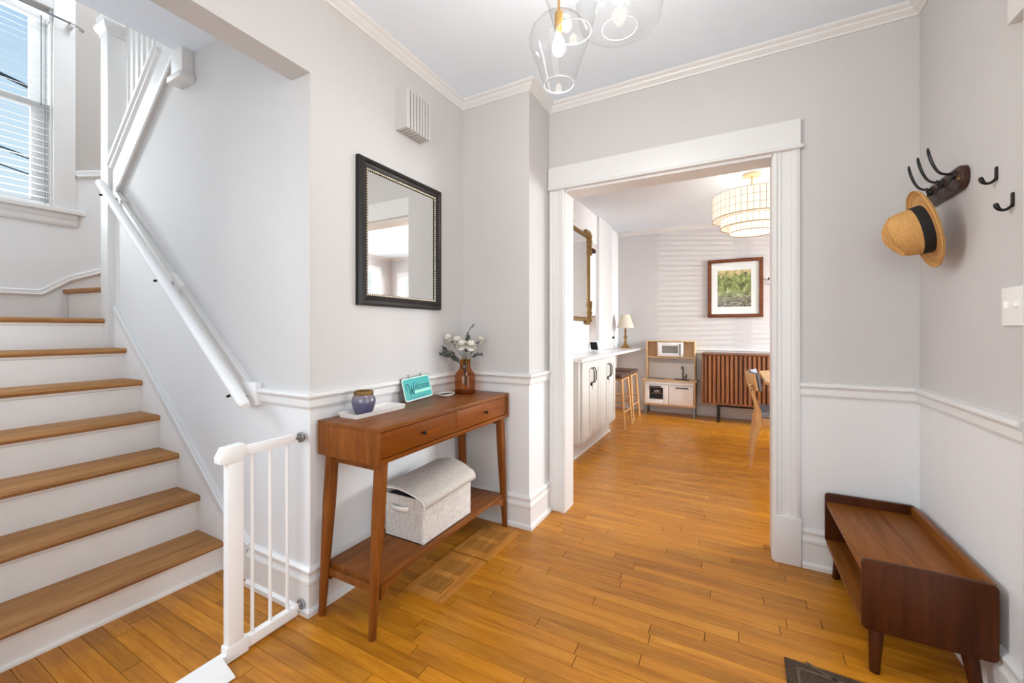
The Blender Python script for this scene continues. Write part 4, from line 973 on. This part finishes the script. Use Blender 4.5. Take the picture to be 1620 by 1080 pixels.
P1 = [(.050, 0), (.060, .030), (.072, .070), (.088, .110), (.099, .140), (.1005, .155), (.094, .180), (.076, .204), (.050, .220), (.020, .228), (.013, .230)]
shade(inv(884, 134, 1.40), P1, 8)
P2 = [(.055, 0), (.066, .045), (.080, .095), (.092, .130), (.094, .150), (.086, .182), (.06, .208), (.02, .222), (.013, .224)]
shade(inv(907, 51, 1.27), P2, 4.5)
P3 = [(.060, 0), (.092, .002), (.138, .026), (.150, .090), (.152, .125), (.135, .175), (.10, .215), (.06, .238), (.02, .248), (.013, .25)]
shade(inv(980, 45, 1.45), P3, 4.5)

# ------------------------------------------------------------------ dining room: base cabinet, worktop, stools
cb = thing('base_cabinet', (-1.36, 4.1, 0), 'pale grey shaker base cabinet with two doors in the dining room', 'cabinet')
cxf = -1.212
obj('carcass', MB().box(DX0 + .003, cxf, 3.50, 4.70, .135, .872), 'cabinet_paint', cb, .002)
obj('toe_kick', MB().box(DX0 + .003, -1.268, 3.50, 4.72, 0, .135), 'cabinet_paint', cb)
obj('toe_moulding', MB().prism([(-1.268, 0), (-1.253, 0), (-1.255, .012), (-1.262, .018), (-1.268, .018)], 'y', 3.49, 4.735), 'trim_white', cb)
def shaker(y0, y1, z0, z1, xf, par, nm='door', mat='cabinet_paint'):
    s_ = .062; m = MB()
    m.box(xf - .02, xf, y0, y0 + s_, z0, z1).box(xf - .02, xf, y1 - s_, y1, z0, z1).box(xf - .02, xf, y0 + s_, y1 - s_, z0, z0 + s_).box(xf - .02, xf, y0 + s_, y1 - s_, z1 - s_, z1)
    d = obj(nm, m, mat, par, .0012); obj('panel', MB().box(xf - .02, xf - .008, y0 + s_, y1 - s_, z0 + s_, z1 - s_), mat, d); return d
for (a, b_, hy_) in ((3.540, 4.088, (3.80, 3.845)), (4.094, 4.692, (4.42, 4.47))):
    half = (a + b_) / 2
    for (p, q, hh) in ((a, half - .0015, half - .030), (half + .0015, b_, half + .030)):
        d = shaker(p, q, .148, .866, cxf + .022, cb)
        xf = cxf + .022
        hdl = obj('handle', MB().tube([(xf, hh, .80), (xf + .018, hh, .802), (xf + .032, hh, .775), (xf + .032, hh, .69), (xf + .018, hh, .663), (xf, hh, .665)], .0055, 8), 'dark_bronze', d, smooth=True)
    obj('child_lock', MB().box(xf, xf + .014, half - .045, half - .022, .635, .665), 'black_metal', cb, .003)
    obj('child_lock', MB().box(xf, xf + .016, half + .012, half + .05, .595, .65), 'gloss_white', cb, .004)
wtp = thing('worktop', (-1.35, 4.85, .875), 'white quartz worktop running from the base cabinet to the far wall', 'worktop')
obj('slab', MB().box(DX0 + .003, -1.168, 3.462, 6.16, .875, .905), 'quartz', wtp, .003)
bk = obj('support_bracket', MB().tube(bez((-1.515, 4.88, .66), (-1.50, 4.88, .80), (-1.36, 4.88, .84), (-1.22, 4.88, .868), 10), .009, 8).box(-1.527, -1.513, 4.868, 4.892, .60, .875).box(-1.527, -1.21, 4.868, 4.892, .866, .875), 'black_metal', wtp)
# stools
sl = thing('bar_stool', (-1.29, 5.0, 0), 'wooden bar stool with brown leather seat next to the grey cabinet', 'stool', 'bar stools under the worktop')
zz = .64
obj('seat', MB().prism(rrect(-1.46, -1.125, 4.80, 5.20, .04, 4), 'z', zz - .045, zz), 'leather_brown', sl, .014, 3)
obj('seat_frame', MB().box(-1.44, -1.145, 4.82, 5.18, zz - .07, zz - .046), 'oak_light', sl, .003)
lg = []
for sx_, tx in ((-1.155, -1.112), (-1.43, -1.47)):
    for ty, by_ in ((4.845, 4.815), (5.155, 5.19)):
        obj('leg', MB().cyl((tx, by_, 0), (sx_, ty, zz - .06), .013, .018, 14), 'oak_light', sl, .002); lg.append(((tx, by_), (sx_, ty)))
def onleg(l, z): (a, b_), (c, d) = l; k = z / (zz - .06); return (a + (c - a) * k, b_ + (d - b_) * k, z)
for i, j, z_ in ((0, 1, .20), (2, 3, .20), (0, 2, .28), (1, 3, .28)): obj('stretcher', MB().cyl(onleg(lg[i], z_), onleg(lg[j], z_), .009, .009, 10), 'oak_light', sl, smooth=True)
copy_tree(sl, None, (-1.30, 5.52, 0), 'wooden bar stool with brown leather seat next to the toy kitchen')

# things on the worktop and the left wall
lc = (-1.36, 5.93, .905)
lm = thing('table_lamp', lc, 'brass table lamp with a cream shade at the end of the worktop', 'lamp')
obj('base', MB().lathe([(0, 0), (.075, 0), (.075, .010), (.06, .018), (.05, .022), (.03, .05), (.016, .075), (.022, .085), (.014, .095), (.013, .13), (.026, .15), (.026, .165), (.014, .18), (.012, .22), (.020, .235), (.012, .25), (.009, .30), (0, .30)], lc, 8), 'brass_antique', lm)
obj('shade', MB().lathe([(.120, .285), (.062, .475)], lc, 28), 'lampshade_cream', lm, smooth=True)
tb = thing('smart_display', (-1.462, 4.83, .907), 'small white smart display standing on the worktop', 'display')
TM = Matrix.Translation((-1.46, 4.80, .9065)) @ Matrix.Rotation(R(-14), 4, 'Z') @ Matrix.Rotation(R(18), 4, 'X')
obj('body', MB().box(-.055, .055, 0, .02, .012, .125, TM), 'gloss_white', tb, .006)
obj('screen', MB().box(-.047, .047, -.001, .001, .022, .117, TM), 'screen_dark', tb)
obj('foot', MB().box(-1.50, -1.42, 4.79, 4.86, .9055, .918), 'gloss_white', tb, .004)
ol = thing('wall_outlet', (DX0, 5.86, .98), 'white outlet with plugged-in cord behind the brass lamp', 'outlet')
obj('plate', MB().box(DX0, DX0 + .007, 5.80, 5.88, 1.03, 1.15), 'ceramic_white', ol, .002)
obj('plug', MB().box(DX0 + .007, DX0 + .035, 5.83, 5.855, 1.04, 1.07), 'black_metal', ol, .004)
obj('cord', MB().tube(bez((DX0 + .03, 5.842, 1.045), (DX0 + .05, 5.85, .95), (DX0 + .02, 5.87, .93), (DX0 + .06, 5.89, .907), 8), .003, 6), 'ceramic_white', ol)
# carved gilt mirror
gm = thing('gilt_mirror', (DX0, 4.3, 1.22), 'ornate antique gold framed mirror on the dining room wall', 'mirror')
y0, y1, z0, z1 = 3.95, 4.755, 1.262, 2.285
obj('frame', frame_ring(y0, y1, z0, z1, DX0, [(0, 0), (0, .018), (.010, .030), (.026, .030), (.032, .018), (.044, .022), (.05, .012), (.05, 0)]), 'gold_antique', gm)
obj('glass', MB().box(DX0 + .008, DX0 + .010, y0 + .04, y1 - .04, z0 + .04, z1 - .04), 'mirror_glass', gm)
rg2 = random.Random(5)
for (yc, zc, sy_, sz_) in ((y1, z1, -1, -1), (y1, z0, -1, 1), (y0, z1, 1, -1), (y0, z0, 1, 1)):
    m = MB()
    for k in range(16):
        a = k / 15
        if k < 8: py, pz = yc + sy_ * (.012 + .022 * k), zc - sz_ * (.004 + .018 * abs(math.sin(k * 1.1)))
        else: py, pz = yc - sy_ * (.002 + .014 * abs(math.sin(k * 1.1))), zc + sz_ * (.012 + .030 * (k - 8))
        r_ = .016 + .010 * rg2.random(); m.lathe([(.0001, r_), (r_ * .7, r_ * .7), (r_, 0), (r_ * .7, -r_ * .7), (.0001, -r_)], (DX0 + .026, py, pz), 8)
    obj('corner_ornament', m, 'gold_antique', gm, smooth=True)
# kitchen wall cabinet seen through the pass-through
kc = thing('kitchen_cabinet', (-3.0, 5.95, 1.36), 'white kitchen wall cabinet glimpsed through the pass-through', 'cabinet')
obj('carcass', MB().box(-3.4, DX0 - .12, 5.88, 6.19, 1.37, 2.28), 'play_white', kc)
for a, b_ in ((-2.32, -2.0), (-1.99, -1.66)):
    d = obj('door', MB().box(a, a + .06, 5.86, 5.88, 1.375, 2.2).box(b_ - .06, b_, 5.86, 5.88, 1.375, 2.2).box(a + .06, b_ - .06, 5.86, 5.88, 1.375, 1.435).box(a + .06, b_ - .06, 5.86, 5.88, 2.14, 2.2), 'play_white', kc, .0015)
    obj('panel', MB().box(a + .06, b_ - .06, 5.872, 5.88, 1.435, 2.14), 'play_white', d)
obj('dark_strip', MB().box(-3.4, DX0 - .12, 5.86, 6.19, 2.285, 2.36), 'rack_wood', kc)  # dark wooden strip along the top of the cabinet

# ------------------------------------------------------------------ toy kitchen
tk = thing('toy_kitchen', (-.77, 6.0, 0), 'white and birch toy kitchen against the far wall', 'toy kitchen')
X0, X1, Y0, Y1 = -1.105, -.435, 5.86, 6.16
for xx in (X0 + .012, X1 - .042):
    obj('leg', MB().box(xx, xx + .03, Y0 + .005, Y0 + .035, 0, .15), 'grey_leg', tk, .003); obj('leg', MB().box(xx, xx + .03, Y1 - .04, Y1 - .01, 0, .15), 'grey_leg', tk, .003)
obj('side', MB().box(X0 + .008, X0 + .026, Y0, Y1, .14, .47), 'birch', tk, .002); obj('side', MB().box(X1 - .026, X1 - .008, Y0, Y1, .14, .47), 'birch', tk, .002)
obj('bottom', MB().box(X0 + .026, X1 - .026, Y0, Y1, .14, .16), 'birch', tk); obj('back', MB().box(X0 + .026, X1 - .026, Y1 - .008, Y1, .16, .70), 'play_white', tk)
obj('top_strip', MB().box(X0 + .026, X1 - .026, Y0 - .004, Y0 + .012, .425, .468), 'play_white', tk, .002)
wk = obj('counter', MB().prism(rrect(X0 - .012, X1 + .012, Y0 - .02, Y1, .012, 3), 'z', .47, .488), 'birch', tk, .003)
obj('hob', MB().box(X0 + .05, X0 + .27, Y0 + .03, Y1 - .05, .488, .493), 'play_grey', wk, .002)
obj('sink', MB().box(X1 - .28, X1 - .09, Y0 + .03, Y1 - .08, .4885, .4895), 'play_dark', wk)
tp = obj('tap', MB().tube([(-.615, Y1 - .07, .488), (-.615, Y1 - .07, .63), (-.617, Y1 - .08, .655), (-.622, Y1 - .11, .66), (-.625, Y1 - .135, .635)], [.014, .012, .011, .010, .009], 12).cyl((-.615, Y1 - .07, .52), (-.575, Y1 - .075, .522), .011), 'play_grey', tk, smooth=True)
obj('tap_handle', MB().cyl((-.572, Y1 - .075, .50), (-.572, Y1 - .075, .56), .010), 'play_grey', tp, smooth=True)
od = obj('oven_door', MB().box(X0 + .03, X0 + .085, Y0 - .018, Y0, .165, .42).box(X0 + .265, -.772, Y0 - .018, Y0, .165, .42).box(X0 + .085, X0 + .265, Y0 - .018, Y0, .165, .225).box(X0 + .085, X0 + .265, Y0 - .018, Y0, .385, .42), 'play_white', tk, .002)
obj('oven_cavity', MB().box(X0 + .085, X0 + .265, Y0 + .10, Y0 + .11, .225, .385), 'play_dark', tk)
obj('oven_rack', MB().box(X0 + .085, X0 + .265, Y0 + .0, Y0 + .10, .296, .302), 'play_grey', tk)
obj('oven_pan', MB().lathe([(0, 0), (.055, 0), (.062, .03), (.058, .03), (.052, .005), (0, .005)], (X0 + .185, Y0 + .05, .305), 20, sx=1, sy=.7), 'steel', tk, smooth=True)
obj('oven_handle', MB().tube([(X0 + .095, Y0 - .018, .40), (X0 + .10, Y0 - .035, .40), (X0 + .235, Y0 - .035, .40), (X0 + .24, Y0 - .018, .40)], .008, 8), 'play_dark', od, smooth=True)
cdr = obj('cupboard_door', MB().box(-.766, X1 - .03, Y0 - .018, Y0, .165, .42), 'play_white', tk, .002)
obj('cupboard_handle', MB().tube([(-.68, Y0 - .018, .395), (-.675, Y0 - .035, .395), (-.535, Y0 - .035, .395), (-.53, Y0 - .018, .395)], .008, 8), 'play_dark', cdr, smooth=True)
for xx in (X0 + .016, X1 - .034): obj('upright', MB().box(xx, xx + .018, Y1 - .16, Y1, .488, 1.015), 'birch', tk, .002)
obj('shelf', MB().box(X0 + .034, X1 - .034, Y1 - .16, Y1, .775, .793), 'birch', tk, .002); obj('top_shelf', MB().box(X0 + .034, X1 - .034, Y1 - .16, Y1, 1.0, 1.015), 'birch', tk, .002)
obj('upper_back', MB().box(X0 + .034, X1 - .034, Y1 - .006, Y1, .793, 1.0), 'birch', tk)
mo = obj('microwave', MB().box(-.935, -.925, Y1 - .16, Y1 - .006, .793, 1.0).box(-.615, -.605, Y1 - .16, Y1 - .006, .793, 1.0), 'play_white', tk)
obj('microwave_door', MB().box(-.93, -.875, Y1 - .178, Y1 - .162, .80, .992).box(-.668, -.61, Y1 - .178, Y1 - .162, .80, .992).box(-.875, -.668, Y1 - .178, Y1 - .162, .80, .845).box(-.875, -.668, Y1 - .178, Y1 - .162, .945, .992), 'play_white', mo, .0015)
obj('microwave_window', MB().box(-.875, -.668, Y1 - .172, Y1 - .168, .845, .945), 'play_grey', mo)
obj('microwave_handle', MB().tube([(-.64, Y1 - .178, .825), (-.64, Y1 - .196, .83), (-.64, Y1 - .196, .96), (-.64, Y1 - .178, .965)], .008, 8), 'play_dark', mo, smooth=True)

# ------------------------------------------------------------------ slatted sideboard
sb = thing('sideboard', (.24, 5.96, 0), 'walnut sideboard with vertical slatted doors on black legs', 'sideboard')
X0, X1, Y0, Y1, z0, z1 = -.362, .86, 5.75, 6.165, .228, .865
obj('top', MB().box(X0, X1, Y0, Y1, z1 - .022, z1), 'slat_wood', sb, .002); obj('bottom', MB().box(X0, X1, Y0, Y1, z0, z0 + .022), 'slat_wood', sb, .002)
obj('side', MB().box(X0, X0 + .022, Y0, Y1, z0 + .022, z1 - .022), 'slat_wood', sb, .002); obj('side', MB().box(X1 - .022, X1, Y0, Y1, z0 + .022, z1 - .022), 'slat_wood', sb, .002)
obj('back', MB().box(X0 + .022, X1 - .022, Y0 + .03, Y0 + .036, z0 + .022, z1 - .022), 'rack_wood', sb)
pit = .0485; k = 0; sf = None
while X0 + .026 + pit * (k + 1) < X1 - .02:
    a = X0 + .026 + pit * k
    if sf is None: sf = obj('slat', MB().prism([(a + .002, Y0 + .03), (a + .002, Y0 + .012), (a + .010, Y0 + .004), (a + pit - .012, Y0 + .010), (a + pit - .004, Y0 + .03)], 'z', z0 + .024, z1 - .024), 'slat_wood', sb)
    else:
        o = sf.copy(); COL.objects.link(o); o.location = sf.location + Vector((pit * k, 0, 0))
    k += 1
for xx in (-.19, .62):
    obj('leg', MB().box(xx, xx + .03, Y0 + .05, Y0 + .08, 0, z0), 'black_metal', sb, .002); obj('leg', MB().box(xx, xx + .03, Y1 - .10, Y1 - .07, 0, z0), 'black_metal', sb, .002)
obj('leg_rail', MB().box(-.19, .65, Y0 + .052, Y0 + .078, z0 - .03, z0), 'black_metal', sb)

# ------------------------------------------------------------------ dining chair and table
dcn = thing('dining_chair', (.33, 4.0, 0), 'oak dining chair with grey padded back partly hidden by the doorway', 'chair')
def bar(pts, w1, w2, nm, mat, par):
    """tapered board running along pts: (x, y, z, half width x)"""
    vs = []
    for x, y_, z_, hw, hy_ in pts: vs += [(x - hw, y_ - hy_, z_), (x + hw, y_ - hy_, z_), (x + hw, y_ + hy_, z_), (x - hw, y_ + hy_, z_)]
    n = len(pts); fs = [(4 * k + i, 4 * k + (i + 1) % 4, 4 * k + 4 + (i + 1) % 4, 4 * k + 4 + i) for k in range(n - 1) for i in range(4)] + [(3, 2, 1, 0), tuple(4 * (n - 1) + i for i in range(4))]
    return obj(nm, MB().add(vs, fs), mat, par, .004)
for yy in (3.99, 4.41):
    bar([(.118, yy, 0, .012, .013), (.150, yy, .25, .017, .014), (.185, yy, .40, .024, .015), (.178, yy, .50, .018, .014), (.140, yy, .62, .014, .012), (.118, yy, .71, .011, .011)], 0, 0, 'rear_leg', 'oak_light', dcn)
    obj('front_leg', MB().cyl((.60, yy, 0), (.585, yy, .42), .013, .018, 14), 'oak_light', dcn, .002)
    bar([(.165, yy, .33, .015, .012), (.165, yy, .40, .015, .012)], 0, 0, 'corner_brace', 'oak_light', dcn)
    obj('side_rail', MB().prism([(.17, .36), (.30, .385), (.59, .385), (.59, .43), (.17, .43)], 'y', yy - .010, yy + .010), 'oak_light', dcn, .003)
obj('seat', MB().prism(rrect(.175, .62, 3.975, 4.425, .05, 4), 'z', .43, .485), 'fabric_grey', dcn, .016, 3)
bp = []
vs = []; fs = []
nu = 10
for i in range(nu + 1):
    u = i / nu; yy = 3.96 + .48 * u; cv = .055 * (1 - (2 * u - 1) ** 2)
    for xo, z_ in ((.118 - cv, .655), (.096 - cv, .79), (.112 - cv, .797), (.136 - cv, .66)): vs.append((xo, yy, z_))
for i in range(nu):
    for k in range(4): fs.append((4 * i + k, 4 * i + (k + 1) % 4, 4 * i + 4 + (k + 1) % 4, 4 * i + 4 + k))
fs += [(0, 1, 2, 3), tuple(4 * nu + k for k in (3, 2, 1, 0))]
obj('back_shell', MB().add(vs, fs).move(Matrix.Translation((.045, 0, 0))), 'oak_light', dcn, .003)
obj('back_pad', MB().add([(x + .032, y_, z_ + (.008 if z_ > .7 else -.002)) for x, y_, z_ in vs], fs).move(Matrix.Translation((.041, 0, 0))), 'fabric_grey', dcn, .006)
for z_ in (.66, .69): obj('bolt', MB().cyl((.128, 3.972, z_), (.128, 3.978, z_), .005, n=10), 'black_metal', dcn)
dt = thing('dining_table', (.85, 4.4, 0), 'pale oak dining table just showing behind the doorway casing', 'table')
obj('top', MB().prism(rrect(.222, 1.62, 3.72, 5.05, .22, 8), 'z', .718, .745), 'oak_light', dt, .008, 3)
for xx in (.62, 1.3):
    for yy in (4.02, 4.75): obj('leg', MB().cyl((xx, yy, 0), (xx, yy, .718), .02, .03, 14), 'oak_light', dt, smooth=True)

# ------------------------------------------------------------------ framed photograph
pf = thing('framed_photograph', (.01, YF, 1.33), 'brown framed landscape photograph of trees and a river bank', 'picture')
a, b_, c, d = -.312, .332, 1.328, 2.100
m = MB(); fw = .046
m.box(a, b_, YF - .035, YF, c, c + fw).box(a, b_, YF - .035, YF, d - fw, d).box(a, a + fw, YF - .035, YF, c + fw, d - fw).box(b_ - fw, b_, YF - .035, YF, c + fw, d - fw)
obj('frame', m, 'frame_brown', pf, .003)
obj('mat_board', MB().box(a + fw, b_ - fw, YF - .018, YF - .012, c + fw, d - fw), 'paper', pf)
obj('print', MB().box(-.192, .197, YF - .0195, YF - .018, 1.468, 1.952), 'landscape_print', pf)
obj('glazing', MB().box(a + fw, b_ - fw, YF - .024, YF - .022, c + fw, d - fw), 'window_glass', pf)
wh = solo('wall_ornament', MB().tube([(.385, YF - .004, 1.80), (.39, YF - .03, 1.83), (.405, YF - .03, 1.80), (.415, YF - .03, 1.77), (.43, YF - .03, 1.76)], .006, 6).cyl((.43, YF - .03, 1.76), (.45, YF, 1.74), .006, n=6), 'black_metal', 'small dark wire ornament on the far wall beside the doorway edge', 'ornament', smooth=True)

# ------------------------------------------------------------------ shell drum lamp
dl = thing('drum_lamp', (.148, 4.4, 2.0), 'three-tier drum ceiling lamp of cream shell tiles', 'ceiling lamp')
lx, ly = .148, 4.4
obj('canopy', MB().cyl((lx, ly, ZD - .022), (lx, ly, ZD), .075, .075, 32), 'canopy_cream', dl, .005)
obj('stem', MB().cyl((lx, ly, 2.36), (lx, ly, ZD - .02), .009), 'canopy_cream', dl, smooth=True)
for (r, zt, zb, rows, nn) in ((.332, 2.400, 2.190, 3, 44), (.262, 2.190, 2.110, 1, 36), (.19, 2.135, 2.058, 1, 27)):
    hh = (zt - zb) / rows
    tier = obj('tier', MB().lathe([(r + .002, zb - .002), (r + .002, zb + .003), (r - .002, zb + .003), (r - .002, zb - .002), (r + .002, zb - .002)], (lx, ly, 0), nn), 'brass_antique', dl)
    seam = MB()
    for q in range(1, rows + 1): seam.lathe([(r + .0012, zb + hh * q - .0012), (r + .0012, zb + hh * q + .0012), (r - .0012, zb + hh * q + .0012), (r - .0012, zb + hh * q - .0012), (r + .0012, zb + hh * q - .0012)], (lx, ly, 0), nn)
    for i in range(nn):
        an = 2 * math.pi * i / nn; seam.cyl((lx + r * math.cos(an), ly + r * math.sin(an), zb), (lx + r * math.cos(an), ly + r * math.sin(an), zt), .0016, n=4)
    obj('seams', seam, 'brass_antique', tier)
    til = MB()
    for q in range(rows):
        for i in range(nn):
            a0, a1 = 2 * math.pi * (i + .03) / nn, 2 * math.pi * (i + .97) / nn; zA, zB = zb + hh * q + .001, zb + hh * (q + 1) - .001
            til.add([(lx + r * math.cos(a0), ly + r * math.sin(a0), zA), (lx + r * math.cos(a1), ly + r * math.sin(a1), zA), (lx + r * math.cos(a1), ly + r * math.sin(a1), zB), (lx + r * math.cos(a0), ly + r * math.sin(a0), zB)], [(0, 1, 2, 3)])
    to = obj('shell_tile', til, 'capiz', tier); to['kind'] = 'stuff'
obj('diffuser', MB().lathe([(.0001, 2.066), (.188, 2.066)], (lx, ly, 0), 27), 'capiz', dl)
for r0, r1, z_ in ((.262, .330, 2.192), (.19, .26, 2.118)): obj('tier_ring', MB().lathe([(r0, z_), (r1, z_)], (lx, ly, 0), 44), 'capiz', dl)
l = bpy.data.lights.new('drum_bulb', 'POINT'); l.energy = 4.2; l.color = (1, .90, .76); l.shadow_soft_size = .07
lo = bpy.data.objects.new('drum_bulb', l); COL.objects.link(lo); lo.parent = dl; lo.location = Vector((lx, ly, 2.25)) - wloc(dl)

# ------------------------------------------------------------------ dining windows with blinds (seen in the hall mirror)
w2 = thing('window_2', (DX1, (ry0 + ry1) / 2, rz0), 'dining room side window with blind, seen in the hall mirror', 'window'); w2['kind'] = 'structure'
c_ = .1
obj('casing', MB().box(DX1 - .02, DX1, ry0 - c_, ry0, rz0 - .05, rz1 + c_), 'trim_white', w2); obj('casing', MB().box(DX1 - .02, DX1, ry1, ry1 + c_, rz0 - .05, rz1 + c_), 'trim_white', w2)
obj('head_casing', MB().box(DX1 - .02, DX1, ry0, ry1, rz1, rz1 + c_), 'trim_white', w2); obj('sill', MB().box(DX1 - .05, DX1, ry0 - .12, ry1 + .12, rz0 - .03, rz0), 'trim_white', w2)
obj('mullion', MB().box(DX1 + .02, DX1 + .08, 4.50, 4.55, rz0, rz1), 'trim_white', w2)
b2 = thing('window_blind', (DX1, (ry0 + ry1) / 2, rz0), 'wide white slat blind on the dining room side window, seen in the mirror', 'blind')
fs_ = None; z_ = rz0 + .02
while z_ < rz1 - .02:
    if fs_ is None:
        M_ = Matrix.Translation((DX1 + .012, 0, z_)) @ Matrix.Rotation(R(-24), 4, 'Y'); fs_ = obj('slat', MB().box(-.022, .022, ry0 + .01, ry1 - .01, -.001, .001, M_), 'blind_slat', b2); zf = z_
    else: o = fs_.copy(); COL.objects.link(o); o.location = fs_.location + Vector((0, 0, z_ - zf))
    z_ += .043
w3 = thing('window_3', ((fx0 + fx1) / 2, YF, fz0), 'dining room far window with blind, seen in the hall mirror', 'window'); w3['kind'] = 'structure'
obj('casing', MB().box(fx0 - c_, fx0, YF - .02, YF, fz0 - .05, fz1 + c_), 'trim_white', w3); obj('casing', MB().box(fx1, fx1 + c_, YF - .02, YF, fz0 - .05, fz1 + c_), 'trim_white', w3)
obj('head_casing', MB().box(fx0, fx1, YF - .02, YF, fz1, fz1 + c_), 'trim_white', w3); obj('sill', MB().box(fx0 - .12, fx1 + .12, YF - .05, YF, fz0 - .03, fz0), 'trim_white', w3)
b3 = thing('window_blind', ((fx0 + fx1) / 2, YF, fz0), 'narrow white slat blind on the far dining room window, seen in the mirror', 'blind')
fs_ = None; z_ = fz0 + .02
while z_ < fz1 - .02:
    if fs_ is None:
        M_ = Matrix.Translation((0, YF + .012, z_)) @ Matrix.Rotation(R(-14), 4, 'X'); fs_ = obj('slat', MB().box(fx0 + .01, fx1 - .01, -.022, .022, -.001, .001, M_), 'blind_slat', b3); zf = z_
    else: o = fs_.copy(); COL.objects.link(o); o.location = fs_.location + Vector((0, 0, z_ - zf))
    z_ += .043
print('planks', nb)
